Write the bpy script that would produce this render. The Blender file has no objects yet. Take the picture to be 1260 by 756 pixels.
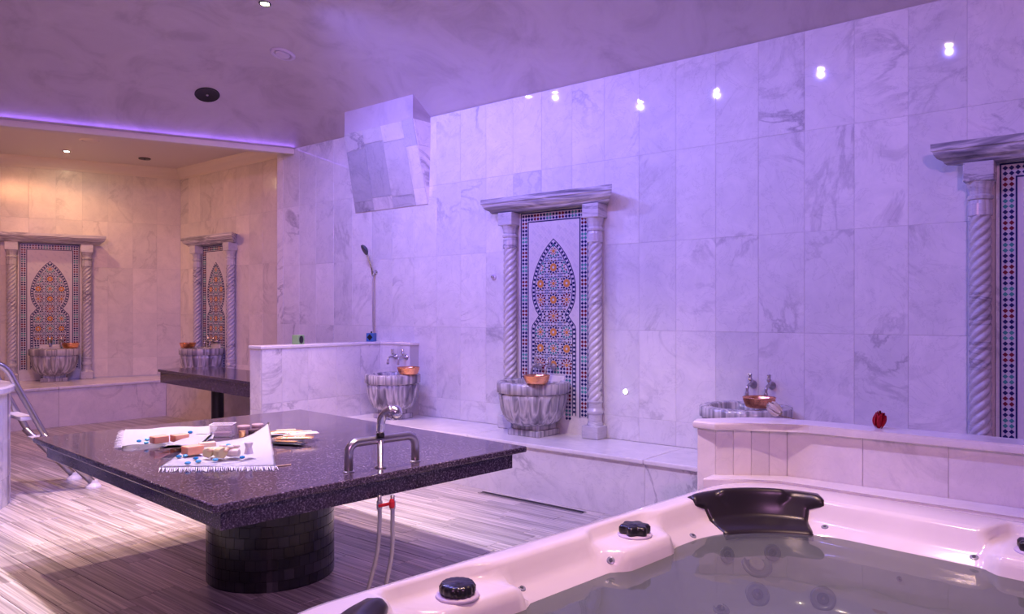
import bpy, bmesh, math, random
from mathutils import Vector, Matrix, noise
random.seed(7)
PI = math.pi
COL = bpy.context.scene.collection
SC = bpy.context.scene

# ------------------------------------------------------------------ camera
HC, FPX, CX, CY = 1.3, 940.0, 630.0, 384.0           # eye height, focal length in pixels, principal point
YAW = math.radians(39.44)                            # turned left of the long wall's normal
FW = Vector((-math.sin(YAW), math.cos(YAW), 0)); RT = Vector((math.cos(YAW), math.sin(YAW), 0))
cd = bpy.data.cameras.new('camera'); cam = bpy.data.objects.new('camera', cd); COL.objects.link(cam)
cam.location = (0, 0, HC); cam.rotation_euler = (PI/2, 0, YAW)
cd.sensor_width = 36; cd.lens = FPX/1260*36; cd.shift_y = (CY-378)/1260
cd.clip_start = .02
SC.camera = cam

# ------------------------------------------------------------------ world, lights, exposure
w = bpy.data.worlds.new('world'); SC.world = w; w.use_nodes = True
w.node_tree.nodes['Background'].inputs[0].default_value = (.30, .22, .55, 1)
w.node_tree.nodes['Background'].inputs[1].default_value = .05
SC.view_settings.view_transform = 'Standard'; SC.view_settings.look = 'None'
SC.view_settings.exposure = 0.18; SC.view_settings.gamma = 1.0
SC.view_settings.use_curve_mapping = False

def light(name, kind, loc, target, power, color, **kw):
    l = bpy.data.lights.new(name, kind); l.energy = power; l.color = color
    for k, v in kw.items(): setattr(l, k, v)
    o = bpy.data.objects.new(name, l); COL.objects.link(o); o.location = loc
    d = Vector(target)-Vector(loc)
    o.rotation_euler = d.to_track_quat('-Z', 'Y').to_euler()
    return o
# LED cove strip behind the lip of the beam, washing the foot of the vault
cove = light('cove_light', 'AREA', (-7.10, 3.90, 3.0), (-6.2, 3.5, 4.2), 1.5, (.30, .14, 1.0), shape='RECTANGLE', size=3.0, size_y=.03)
zc = Vector((-.75, .30, -.9)).normalized(); xc = Vector((-.377, -.926, 0)).normalized(); yc = zc.cross(xc).normalized(); xc = yc.cross(zc)
cove.location = (-7.36, 3.30, 3.0); cove.rotation_euler = Matrix((xc, yc, zc)).transposed().to_euler()
# pink fill light added out of the frame to tint the vault
light('pink_fill_light', 'SPOT', (-1.0, -2.2, 2.95), (-6.0, 3.5, 4.2), 260, (.84, .33, .92), spot_size=1.2, spot_blend=.7, shadow_soft_size=.025)
light('warm_spot', 'SPOT', (-5.5, 1.7, 3.5), (-5.5, 1.7, 0), 210, (1.0, .64, .50), spot_size=1.2, spot_blend=.7, shadow_soft_size=.03)
light('warm_spot', 'SPOT', (-.3, 2.1, 3.58), (-.5, 2.0, 0), 50, (1.0, .62, .42), spot_size=.9, spot_blend=.7, shadow_soft_size=.03)  # extra spot added above the tub to warm its rim
light('rose_fill_light', 'SPOT', (1.6, -1.5, 3.3), (-1.9, 4.7, 1.9), 260, (1.0, .42, .95), spot_size=1.5, spot_blend=.8, shadow_soft_size=.025)  # unseen fill light added to bring rose into the long wall
# warm fill light added over the alcove, apart from its ceiling spotlight
light('alcove_fill_light', 'AREA', (-8.3, 2.5, 3.18), (-8.9, 3.6, .3), 58, (1.0, .42, .17), size=.8)

def ray(x, y): return FW+RT*((x-CX)/FPX)-Vector((0, 0, 1))*((y-CY)/FPX)
CAM = Vector((0, 0, HC))
def at(x, y, z):
    d = ray(x, y); return CAM+d*((z-HC)/d.z)
def atY(x, y, Y):
    d = ray(x, y); return CAM+d*(Y/d.y)
def atX(x, y, X):
    d = ray(x, y); return CAM+d*(X/d.x)
def atD(x, y, D): return CAM+ray(x, y)*D
def pix(P):
    v = Vector(P)-CAM; D = v.dot(FW)
    return (CX+FPX*v.dot(RT)/D, CY-FPX*v.z/D, D) if D > .05 else (-9999, -9999, -1)

# ------------------------------------------------------------------ materials
def mat(name, color=(.8, .8, .8), rough=.4, metal=0, **kw):
    m = bpy.data.materials.new(name); m.use_nodes = True
    b = m.node_tree.nodes['Principled BSDF']
    b.inputs['Base Color'].default_value = (*color, 1); b.inputs['Roughness'].default_value = rough
    b.inputs['Metallic'].default_value = metal
    for k, v in kw.items(): b.inputs[k].default_value = v
    return m
class NT:
    def __init__(s, m): s.t = m.node_tree; s.b = s.t.nodes['Principled BSDF']
    def n(s, typ, **kw):
        x = s.t.nodes.new(typ)
        for k, v in kw.items():
            if k.startswith('i_'):
                x.inputs[int(k[2:]) if k[2:].isdigit() else k[2:].replace('_', ' ')].default_value = v
            else: setattr(x, k, v)
        return x
    def l(s, a, b): s.t.links.new(a, b)
    def ramp(s, fac, stops):
        r = s.n('ShaderNodeValToRGB'); s.l(fac, r.inputs[0]); e = r.color_ramp.elements
        while len(e) < len(stops): e.new(.5)
        for k, (p, c) in enumerate(stops): e[k].position = p; e[k].color = (*c, 1) if len(c) == 3 else c
        return r.outputs[0]
    def mix(s, f, a, b, mode='MIX'):
        x = s.n('ShaderNodeMix', data_type='RGBA', blend_type=mode)
        for v, i in ((f, 0), (a, 6), (b, 7)):
            if hasattr(v, 'links'): s.l(v, x.inputs[i])
            elif i == 0: x.inputs[0].default_value = v
            else: x.inputs[i].default_value = (*v, 1)
        return x.outputs[2]
    def coords(s, scale=(1, 1, 1), rnd=True):
        tc = s.n('ShaderNodeTexCoord'); mp = s.n('ShaderNodeMapping'); mp.inputs['Scale'].default_value = scale
        s.l(tc.outputs['Object'], mp.inputs[0])
        if rnd:
            oi = s.n('ShaderNodeObjectInfo'); mu = s.n('ShaderNodeMath', operation='MULTIPLY', i_1=97.0)
            s.l(oi.outputs['Random'], mu.inputs[0])
            ad = s.n('ShaderNodeVectorMath', operation='ADD'); s.l(mp.outputs[0], ad.inputs[0]); s.l(mu.outputs[0], ad.inputs[1])
            return ad.outputs[0], oi.outputs['Random']
        return mp.outputs[0], None
    def noise(s, v, scale, detail=6, rough=.55, dist=0):
        x = s.n('ShaderNodeTexNoise', i_Scale=scale, i_Detail=detail, i_Roughness=rough, i_Distortion=dist); s.l(v, x.inputs['Vector'])
        return x.outputs['Fac']
    def bump(s, h, strength, dist=.01):
        b = s.n('ShaderNodeBump', i_Strength=strength, i_Distance=dist); s.l(h, b.inputs['Height']); s.l(b.outputs[0], s.b.inputs['Normal'])

def marble(name, base=(.80, .78, .77), vein=(.36, .34, .38), amount=.75, rough=.035, scale=(1, 1, 1), tint=.07):
    m = mat(name, base, rough); t = NT(m); v, r = t.coords(scale)
    n1 = t.noise(v, 1.5, 9, .58, 1.3)
    vein1 = t.ramp(n1, [(.0, (0, 0, 0)), (.465, (0, 0, 0)), (.50, (1, 1, 1)), (.535, (0, 0, 0)), (1, (0, 0, 0))])
    n2 = t.noise(v, .9, 3, .5); gate = t.ramp(n2, [(.46, (0, 0, 0)), (.68, (1, 1, 1))])
    n3 = t.noise(v, 5, 8, .7, .6); cloud = t.ramp(n3, [(.3, (.86, .86, .88)), (.75, (1.06, 1.05, 1.04))])
    n4 = t.noise(v, 3.2, 10, .62, 2.2)
    vein2 = t.ramp(n4, [(.0, (0, 0, 0)), (.485, (0, 0, 0)), (.50, (.28, .28, .28)), (.515, (0, 0, 0)), (1, (0, 0, 0))])
    mv = t.mix(1.0, vein1, gate, 'MULTIPLY'); mv = t.mix(1.0, mv, vein2, 'ADD')
    am = t.n('ShaderNodeMath', operation='MULTIPLY', i_1=amount); t.l(mv, am.inputs[0])
    c = t.mix(am.outputs[0], base, vein); c = t.mix(1.0, c, cloud, 'MULTIPLY')
    tv = t.ramp(r, [(0, (1-tint, 1-tint, 1-tint*.8)), (1, (1+tint, 1+tint*.8, 1+tint*.7))])
    c = t.mix(1.0, c, tv, 'MULTIPLY'); t.l(c, t.b.inputs['Base Color'])
    return m
M = {}
M['marble'] = marble('white_marble')
M['marble_cap'] = marble('white_marble_cap', (.84, .81, .79), amount=.3, rough=.16)
M['alcove'] = marble('cream_marble', (.80, .74, .68), (.40, .36, .35), .5, .16)
M['carved'] = marble('carved_marble', (.62, .60, .62), (.16, .15, .20), .95, .25, (1.2, 1.2, 5.0))
m = mat('streaked_marble', (.6, .6, .6), .25); t = NT(m); v, r = t.coords((.9, 3, 11)); n = t.noise(v, 1.3, 6, .55, .9)
c = t.ramp(n, [(.34, (.15, .14, .18)), (.44, (.36, .34, .38)), (.5, (.66, .63, .65)), (.56, (.30, .28, .32)), (.64, (.70, .67, .68))]); t.l(c, t.b.inputs['Base Color']); M['streaked'] = m
M['duct'] = marble('duct_marble', (.76, .74, .73), (.34, .32, .36), .9, .12, tint=.32)
def banded(name):
    m = mat(name, (.6, .6, .6), .22); t = NT(m); v, r = t.coords((8, 8, .30))
    n = t.noise(v, 1.5, 3, .5, .25)
    c = t.ramp(n, [(.30, (.12, .11, .14)), (.42, (.30, .28, .32)), (.50, (.60, .57, .59)), (.58, (.24, .23, .26)), (.70, (.62, .59, .60))])
    t.l(c, t.b.inputs['Base Color']); return m
M['banded'] = banded('banded_grey_marble')
m = mat('striped_stone_floor', (.6, .55, .5), .3); t = NT(m); v, r = t.coords((.16, 9, 1))
n = t.noise(v, 2.2, 8, .6, .25); v2, _ = t.coords((.25, 36, 1)); n2 = t.noise(v2, 2.0, 4, .6)
c = t.ramp(n, [(.28, (.19, .16, .155)), (.38, (.50, .44, .41)), (.46, (.80, .74, .69)), (.53, (.40, .35, .33)), (.60, (.76, .70, .66)), (.75, (.86, .82, .78))])
c2 = t.ramp(n2, [(.35, (.62, .62, .62)), (.65, (1.12, 1.12, 1.12))]); c = t.mix(1., c, c2, 'MULTIPLY')
tv = t.ramp(r, [(0, (.78, .78, .79)), (.5, (.98, .96, .95)), (1, (1.15, 1.13, 1.1))]); c = t.mix(1., c, tv, 'MULTIPLY')
t.l(c, t.b.inputs['Base Color']); M['floor'] = m
m = mat('dark_granite', (.03, .027, .032), .10); t = NT(m); v, r = t.coords((1, 1, 1))
n = t.noise(v, 130, 3, .75); n2 = t.noise(v, 40, 5, .7)
c = t.ramp(n, [(.40, (.026, .017, .030)), (.54, (.080, .056, .086)), (.63, (.24, .19, .25)), (.76, (.46, .39, .46))])
c2 = t.ramp(n2, [(.35, (.6, .6, .6)), (.7, (1.25, 1.25, 1.25))]); c = t.mix(1., c, c2, 'MULTIPLY')
t.l(c, t.b.inputs['Base Color']); t.b.inputs['Specular IOR Level'].default_value = .42; M['granite'] = m
m = mat('ceiling_plaster', (.50, .44, .47), .6); t = NT(m); v, r = t.coords((1, 1, 1))
n = t.noise(v, 2.2, 9, .65, 1.0); c = t.ramp(n, [(.3, (.43, .37, .405)), (.5, (.55, .485, .52)), (.75, (.61, .545, .58))]); t.l(c, t.b.inputs['Base Color'])
t.bump(n, .15, .02); M['plaster'] = m
M['white_plaster'] = mat('alcove_plaster', (.78, .70, .62), .6)
M['grout'] = mat('grout', (.58, .56, .57), .8)
m = mat('black_mosaic', (.016, .017, .018), .22); t = NT(m); v, r = t.coords((1, 1, 1))
c = t.ramp(r, [(0, (.008, .008, .010)), (.7, (.022, .022, .025)), (1, (.05, .05, .055))]); t.l(c, t.b.inputs['Base Color']); M['black_tile'] = m
M['black_grout'] = mat('black_grout', (.05, .05, .05), .8)
M['chrome'] = mat('chrome', (.80, .80, .82), .12, 1)
M['steel'] = mat('brushed_steel', (.50, .47, .49), .30, 1)
m = mat('copper', (.90, .42, .22), .26, 1); t = NT(m); v, r = t.coords(); n = t.noise(v, 60, 3); t.bump(n, .25, .004); M['copper'] = m
M['black_metal'] = mat('black_metal', (.012, .012, .013), .35, .0)
M['black'] = mat('black_plastic', (.012, .011, .014), .28)
M['white_plastic'] = mat('white_plastic', (.80, .78, .78), .4)
M['lilac_plastic'] = mat('lilac_plastic', (.62, .55, .68), .45)
m = mat('tub_acrylic', (.80, .76, .74), .13); t = NT(m); v, r = t.coords(); n = t.noise(v, 3, 8, .6, 1.)
c = t.ramp(n, [(.3, (.76, .72, .70)), (.7, (.83, .79, .77))]); t.l(c, t.b.inputs['Base Color']); t.b.inputs['Coat Weight'].default_value = .4; M['tub'] = m
M['pillow'] = mat('black_foam', (.020, .016, .020), .33)
M['jet_grey'] = mat('jet_grey', (.33, .35, .40), .25, .2)
M['jet_dark'] = mat('jet_dark', (.06, .07, .09), .4)
m = bpy.data.materials.new('tub_water'); m.use_nodes = True; tr = m.node_tree; tr.nodes.clear()
out = tr.nodes.new('ShaderNodeOutputMaterial'); tp = tr.nodes.new('ShaderNodeBsdfTransparent'); tp.inputs[0].default_value = (.50, .56, .55, 1)
df = tr.nodes.new('ShaderNodeBsdfDiffuse'); df.inputs[0].default_value = (.20, .22, .22, 1)
gl = tr.nodes.new('ShaderNodeBsdfGlossy'); gl.inputs['Roughness'].default_value = .03
mx1 = tr.nodes.new('ShaderNodeMixShader'); mx1.inputs[0].default_value = .36; mx2 = tr.nodes.new('ShaderNodeMixShader')
fr = tr.nodes.new('ShaderNodeFresnel'); fr.inputs[0].default_value = 1.33
nz = tr.nodes.new('ShaderNodeTexNoise'); nz.inputs['Scale'].default_value = 3.5; nz.inputs['Detail'].default_value = 2
tcw = tr.nodes.new('ShaderNodeTexCoord'); bp = tr.nodes.new('ShaderNodeBump'); bp.inputs['Strength'].default_value = .08; bp.inputs['Distance'].default_value = .05
L = tr.links.new
L(tcw.outputs['Object'], nz.inputs['Vector']); L(nz.outputs[0], bp.inputs['Height']); L(bp.outputs[0], gl.inputs['Normal']); L(bp.outputs[0], fr.inputs['Normal'])
L(tp.outputs[0], mx1.inputs[1]); L(df.outputs[0], mx1.inputs[2]); L(mx1.outputs[0], mx2.inputs[1]); L(gl.outputs[0], mx2.inputs[2]); L(fr.outputs[0], mx2.inputs[0]); L(mx2.outputs[0], out.inputs[0])
M['water'] = m
def emit(name, color, strength):
    m = mat(name, (1, 1, 1)); b = m.node_tree.nodes['Principled BSDF']
    b.inputs['Emission Color'].default_value = (*color, 1); b.inputs['Emission Strength'].default_value = strength; return m
M['bulb'] = emit('lit_bulb', (1, .80, .50), 500)
M['wall_led'] = emit('lit_wall_lamp', (.95, .92, 1), 30)
m = mat('towel_cotton', (.86, .82, .84), .9); t = NT(m); v, r = t.coords(); n = t.noise(v, 220, 2); t.bump(n, .5, .003); M['towel'] = m
M['soap'] = mat('orange_soap', (.92, .46, .27), .45, **{'Subsurface Weight': .15})
M['pale_soap'] = mat('pale_soap', (.85, .62, .40), .5)
M['loofah'] = mat('loofah', (.72, .62, .30), .7)
M['shell'] = mat('cream_shell', (.82, .72, .62), .5)
M['blue_glass'] = mat('blue_glass', (.02, .22, .48), .08)
M['pale_blue_glass'] = mat('pale_blue_glass', (.10, .42, .70), .08)
M['acrylic'] = mat('clear_acrylic', (.85, .78, .82), .05, Alpha=.28)
M['pink_jar'] = mat('rose_jar', (.50, .33, .36), .3)
M['dark_jar'] = mat('dark_jar', (.10, .06, .07), .25)
M['gold_foil'] = mat('gold_foil', (.95, .55, .25), .25, .7)
M['film'] = mat('clear_film', (.88, .80, .82), .15)
M['brush_wood'] = mat('pale_wood', (.75, .52, .30), .4)
M['red'] = mat('red_handle', (.60, .02, .03), .35)
M['hose'] = mat('braided_hose', (.52, .50, .52), .35, .8)
M['green_box'] = mat('green_box', (.22, .38, .17), .4)
M['blue_box'] = mat('blue_box', (.05, .16, .38), .4)
M['rose_red'] = mat('red_petals', (.60, .006, .03), .55)
M['rose_white'] = mat('cream_petals', (.94, .86, .72), .6)
M['stem'] = mat('dry_stem', (.22, .15, .10), .7)
for nm, c in dict(navy=(.012, .016, .10), maroon=(.16, .012, .03), green=(.06, .26, .24), white=(.60, .57, .60), orange=(.62, .27, .07), brown=(.13, .05, .04), field=(.66, .62, .63), sky=(.20, .34, .50)).items():
    M['z_'+nm] = mat('zellige_'+nm, c, .2)

# ------------------------------------------------------------------ helpers
def tag(o, label=None, cat=None, group=None, kind=None):
    if label: o['label'] = label
    if cat: o['category'] = cat
    if group: o['group'] = group
    if kind: o['kind'] = kind
    return o
def empty(name, loc=(0, 0, 0), rz=0, **kw):
    o = bpy.data.objects.new(name, None); COL.objects.link(o); o.location = loc; o.rotation_euler = (0, 0, rz); o.empty_display_size = .05
    return tag(o, **kw)
def obj(name, bm, m, parent=None, smooth=False, loc=None, rz=0, mesh=None):
    if mesh is None:
        mesh = bpy.data.meshes.new(name)
        if bm is not None:
            bmesh.ops.recalc_face_normals(bm, faces=bm.faces[:]); bm.to_mesh(mesh); bm.free()
        for x in (m if isinstance(m, (list, tuple)) else [m]): mesh.materials.append(x)
        if smooth:
            for p in mesh.polygons: p.use_smooth = True
    o = bpy.data.objects.new(name, mesh); COL.objects.link(o)
    if parent: o.parent = parent
    if loc is not None: o.location = loc
    if rz: o.rotation_euler = (0, 0, rz)
    return o
def copy_tree(o, parent=None):
    c = o.copy(); COL.objects.link(c)
    if parent: c.parent = parent
    for ch in [x for x in o.children]: copy_tree(ch, c)
    return c
def B(): return bmesh.new()
def box(bm, x0, x1, y0, y1, z0, z1, bev=0, mi=0, seg=2):
    r = bmesh.ops.create_cube(bm, size=1)
    for v in r['verts']:
        v.co = Vector(((x0+x1)/2+v.co.x*(x1-x0), (y0+y1)/2+v.co.y*(y1-y0), (z0+z1)/2+v.co.z*(z1-z0)))
    fs = {f for v in r['verts'] for f in v.link_faces}
    for f in fs: f.material_index = mi
    if bev:
        es = list({e for v in r['verts'] for e in v.link_edges})
        bmesh.ops.bevel(bm, geom=es, offset=bev, segments=seg, profile=.5, affect='EDGES', clamp_overlap=True)
    return r['verts']
def loft(bm, rings, close=True, cap0=True, cap1=True, mi=0):
    vs = [[bm.verts.new(p) for p in r] for r in rings]; n = len(rings[0])
    for a, b in zip(vs, vs[1:]):
        for i in range(n if close else n-1):
            j = (i+1) % n; f = bm.faces.new((a[i], a[j], b[j], b[i])); f.material_index = mi
    if cap0: bm.faces.new(vs[0][::-1]).material_index = mi
    if cap1: bm.faces.new(vs[-1]).material_index = mi
    return vs
def lathe(bm, prof, n=32, c=(0, 0, 0), f=None, cap0=True, cap1=True):
    rings = []
    for r, z in prof:
        ring = []
        for i in range(n):
            a = 2*PI*i/n; k = f(a, z, r) if f else r
            ring.append((c[0]+k*math.cos(a), c[1]+k*math.sin(a), c[2]+z))
        rings.append(ring)
    return loft(bm, rings, cap0=cap0, cap1=cap1)
def tube(bm, pts, r, n=10, cap=True):
    pts = [Vector(p) for p in pts]; rr = r if isinstance(r, (list, tuple)) else [r]*len(pts)
    rings = []; up = None
    for i, p in enumerate(pts):
        d = (pts[min(i+1, len(pts)-1)]-pts[max(i-1, 0)]).normalized()
        if up is None: up = d.orthogonal().normalized()
        up = (up-d*up.dot(d)).normalized(); s = d.cross(up)
        rings.append([p+(up*math.cos(2*PI*k/n)+s*math.sin(2*PI*k/n))*rr[i] for k in range(n)])
    loft(bm, rings, cap0=cap, cap1=cap)
def spline(pts, n=8):
    P = [Vector(p) for p in pts]; P = [P[0]*2-P[1]]+P+[P[-1]*2-P[-2]]; out = []
    for i in range(1, len(P)-2):
        a, b, c, d = P[i-1:i+3]
        for k in range(n):
            u = k/n; out.append(.5*((2*b)+(c-a)*u+(2*a-5*b+4*c-d)*u*u+(3*b-a-3*c+d)*u**3))
    out.append(P[-2]); return out
def prism(bm, poly, y0, y1, mi=0):
    """polygon in x,z extruded along y; y0 the front face"""
    a = [bm.verts.new((x, y0, z)) for x, z in poly]; b = [bm.verts.new((x, y1, z)) for x, z in poly]; n = len(poly)
    bm.faces.new(a).material_index = mi
    for i in range(n):
        j = (i+1) % n; bm.faces.new((a[i], b[i], b[j], a[j])).material_index = mi
def extr(bm, poly, z0, z1, bev=0):
    a = [bm.verts.new((p[0], p[1], z0)) for p in poly]; b = [bm.verts.new((p[0], p[1], z1)) for p in poly]; n = len(poly)
    bm.faces.new(a[::-1]); bm.faces.new(b)
    for i in range(n):
        j = (i+1) % n; bm.faces.new((a[i], a[j], b[j], b[i]))
    if bev: bmesh.ops.bevel(bm, geom=bm.edges[:], offset=bev, segments=2, profile=.5, affect='EDGES', clamp_overlap=True)
_tm = {}
def tile(parent, m, w, h, t, Mx, name='tile'):
    """one slab (w x h, thickness t, front face at local y=-t) placed by matrix Mx, mesh data shared between alike tiles"""
    k = (name, m.name, round(w, 3), round(h, 3), round(t, 3))
    if k not in _tm:
        bm = B(); vs = box(bm, -w/2, w/2, -t, 0, -h/2, h/2)
        fr = [e for e in bm.edges if all(v.co.y < -t*.5 for v in e.verts)]
        bmesh.ops.bevel(bm, geom=fr, offset=.0015, segments=1, affect='EDGES')
        me = bpy.data.meshes.new(name); bmesh.ops.recalc_face_normals(bm, faces=bm.faces[:]); bm.to_mesh(me); bm.free(); me.materials.append(m); _tm[k] = me
    o = bpy.data.objects.new(name, _tm[k]); COL.objects.link(o); o.parent = parent; o.matrix_local = Mx
    return o
def tile_wall(parent, m, org, ang, us, zs, t=.012, gap=.0016, skip=None):
    """rows zs, columns us along direction ang from org; front is to the right-hand side of the direction"""
    R = Matrix.Rotation(ang, 4, 'Z')
    for z0, z1 in zip(zs, zs[1:]):
        for u0, u1 in zip(us, us[1:]):
            if skip and skip(u0, u1, z0, z1): continue
            c = Vector(((u0+u1)/2, random.uniform(-.0008, .0008), 0)); p = Vector(org)+R.to_3x3() @ c; p.z = (z0+z1)/2
            tile(parent, m, u1-u0-gap, z1-z0-gap, t, Matrix.Translation(p) @ R)

# ------------------------------------------------------------------ room measures (metres)
YW, YA, ZT = 4.715, 5.10, 3.005
BD = Vector((-.345, -.939, 0)); CN = Vector((-9.968, YA, 0))       # direction and start of the slanted alcove wall
BN = Vector((BD.y*-1, BD.x, 0)); BN = BN if BN.dot(Vector((1, 0, 0))) > 0 else -BN
BM0 = Vector((-6.823, YW, 0)); BM1 = Vector((-7.79, 2.341, 0)); BMD = (BM1-BM0).normalized(); BMN = Vector((-BMD.y, BMD.x, 0))
if BMN.x < 0: BMN = -BMN
XE, YN = 3.0, -3.0
ZA = 3.21
# floor: one backing sheet and stone strips
fl = bpy.data.objects.new('floor', None)
bm = B(); bm.faces.new([bm.verts.new(p) for p in ((-13.5, YN, -.012), (XE, YN, -.012), (XE, 5.3, -.012), (-13.5, 5.3, -.012))])
fl = tag(obj('floor', bm, M['grout']), kind='structure')
PW, PL = .115, .62
cand = []
for j in range(int((4.75+1.2)/PW)+1):
    y = -1.2+j*PW+PW/2; off = random.uniform(0, PL)
    for i in range(-3, int(13.2/PL)+1):
        x = -12.6+i*PL+off
        if x > .9 or y > 4.69+.4*(x < -5.6) or (x > -1.55 and y > 1.0 and y < 3.2): continue
        px = pix((x, y, 0)); vis = -60 < px[0] < 1320 and 440 < px[1] < 830
        if x < -9.6 - (y > 4)*9: vis = False
        cand.append(((1/px[2]**2 if vis else 0), x, y))
cand.sort(reverse=True)
bmr = B()
for k, (q, x, y) in enumerate(cand):
    if k < 300 and q > 0:
        tile(fl, M['floor'], PL-.002, PW-.002, .012, Matrix.Translation((x, y, random.uniform(-.013, -.012)+.0005)) @ Matrix.Rotation(-PI/2, 4, 'X'), 'stone_strip')
    elif q > 0 or x > -11:
        box(bmr, x-PL/2+.001, x+PL/2-.001, y-PW/2+.001, y+PW/2-.001, -.012, 0)
# strip texture runs along x in both; tiles are turned so local x = world x, local z = world -y
m = M['floor'].copy(); m.name = 'striped_stone_floor_far'; M['floor_far'] = m
rest = obj('stone_strip', bmr, m, fl); rest['kind'] = 'stuff'
for nd in M['floor'].node_tree.nodes:
    if nd.type == 'MAPPING':
        s = nd.inputs['Scale'].default_value; nd.inputs['Scale'].default_value = (s[0], s[2], s[1])

# walls
def slab(name, a, b, z0, z1, thick, m, side):
    d = (Vector(b)-Vector(a)).normalized(); n = Vector((d.y, -d.x, 0))*side
    bm = B(); A, Bv = Vector(a), Vector(b); extr(bm, [A, Bv, Bv+n*thick, A+n*thick], z0, z1)
    return tag(obj(name, bm, m), kind='structure')
wr = slab('wall_right', (-7.13, YW+.0012, 0), (XE, YW+.0012, 0), 0, ZT+.01, .3, M['grout'], -1)
us = [-7.13]+[-1.29+.2865*k for k in range(-20, 7)]
us = [u for u in us if u < .35]
tile_wall(wr, M['marble'], (0, YW+.011, 0), 0, us, [.385, .555, 1.17, 1.785, 2.40, ZT], skip=lambda u0, u1, z0, z1: False)
wa = slab('wall_alcove', (-10.2, YA+.0012, 0), (-6.95, YA+.0012, 0), 0, 3.3, .3, M['grout'], -1)
bm = B(); extr(bm, [Vector((-7.13, YW+.011, 0)), Vector((-6.9, YW+.3, 0)), Vector((-6.9, YA+.2, 0)), Vector((-7.13, YA+.2, 0))], 0, 3.0); tag(obj('wall_return', bm, M['marble']), kind='structure')
us = [-9.96]+[-9.96+.21+.29*k for k in range(11)]; us = [u for u in us if u < -6.95]
tile_wall(wa, M['alcove'], (0, YA+.011, 0), 0, us, [.47, .66, 1.265, 1.87, 2.475, 3.081])
angb = math.atan2(-BD.y, -BD.x)
fb = CN+BD*5.5
wb = slab('wall_back', CN-BN*.0012-BD*.3, fb-BN*.0012, 0, 3.3, .3, M['grout'], -1 if (Vector((BD.y, -BD.x, 0))).dot(BN) > 0 else 1)
tile_wall(wb, M['alcove'], CN-BN*.011, angb, [-.001-.2875*k for k in range(12, -1, -1)], [.47, .70, 1.285, 1.87, 2.46, 3.081])
slab('wall_left', (-13.5, YN, 0), (XE, YN, 0), 0, 4.6, .2, M['marble'], 1)
slab('wall_near', (XE, YN, 0), (XE, YW+.3, 0), 0, 4.6, .2, M['marble'], 1)

# vaulted plaster ceiling over the main room: slopes rise from every side and round into a flat crown
def rise(t, zm=.62, k=.85): return zm*(1-math.exp(-k*max(t, 0)/zm))
def smin(a, b, k=.04):
    h = max(k-abs(a-b), 0)/k; return min(a, b)-h*h*k*.25
def dome(x, y):
    tl = BMN.dot(Vector((x, y, 0))-BM0)
    h = smin(rise(YW-y), rise(tl, .62, .80))
    h = smin(h, rise(XE-x)); h = smin(h, rise(y-YN))
    return ZT+max(h, 0)
def dome_hit(x, y, mirror=False):
    d = ray(x, y); q = .5
    while q < 25:
        P = CAM+d*q; yy = 2*YW-P.y if mirror else P.y
        if (not mirror or P.y > YW) and P.z > dome(P.x, yy): break
        q += .004
    return Vector((P.x, yy, dome(P.x, yy)))
def dome_n(P, e=.02):
    return Vector(((dome(P.x+e, P.y)-dome(P.x-e, P.y))/(2*e), (dome(P.x, P.y+e)-dome(P.x, P.y-e))/(2*e), -1)).normalized()
bm = B(); NX, NY = 90, 90; g = []
for j in range(NY+1):
    y = YN+(YW+.012-YN)*(1-(1-j/NY)**1.6); x0 = BM0.x+(y-BM0.y)*(BMD.x/BMD.y)
    row = []
    for i in range(NX+1):
        x = x0+(XE-x0)*(i/NX)**1.5; row.append(bm.verts.new((x, y, dome(x, y))))
    g.append(row)
for j in range(NY):
    for i in range(NX): bm.faces.new((g[j][i], g[j][i+1], g[j+1][i+1], g[j+1][i]))
ce = tag(obj('ceiling', bm, M['plaster'], smooth=True), kind='structure')
# flat alcove ceiling, cornice, beam
bm = B(); x1 = BM0+BMD*7.9
extr(bm, [BM0+Vector((.0, .6, 0))-BMN*.1, Vector((-10.4, 5.3, 0)), Vector((-13.5, YN, 0)), Vector((x1.x, x1.y, 0))-BMN*.1], ZA, ZA+.08)
tag(obj('ceiling_alcove', bm, M['white_plaster']), kind='structure')
bm = B()
A0 = BM0-BMD*.0; A1 = BM0+BMD*8.3
extr(bm, [A0, A1, A1-BMN*.26, A0-BMN*.26], 2.985, ZA+.05)
tag(obj('trim_1', bm, M['white_plaster']), kind='structure')
bm = B(); extr(bm, [A0+BMN*.02, A1+BMN*.02, A1-BMN*.02, A0-BMN*.02], 2.945, 2.99, .006)
tag(obj('trim_2', bm, M['white_plaster']), kind='structure')
def cornice(name, a, b, n):
    prof = [(0, 3.075), (.012, 3.075), (.016, 3.10), (.035, 3.125), (.06, 3.15), (.075, 3.18), (.08, ZA), (0, ZA)]
    bm = B(); loft(bm, [[Vector(p)+Vector(n)*o+Vector((0, 0, z)) for o, z in prof] for p in (a, b)]); tag(obj(name, bm, M['white_plaster']), kind='structure')
cornice('trim_3', CN, fb, BN); cornice('trim_4', CN, Vector((-6.9, YA, 0)), Vector((0, -1, 0)))

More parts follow.
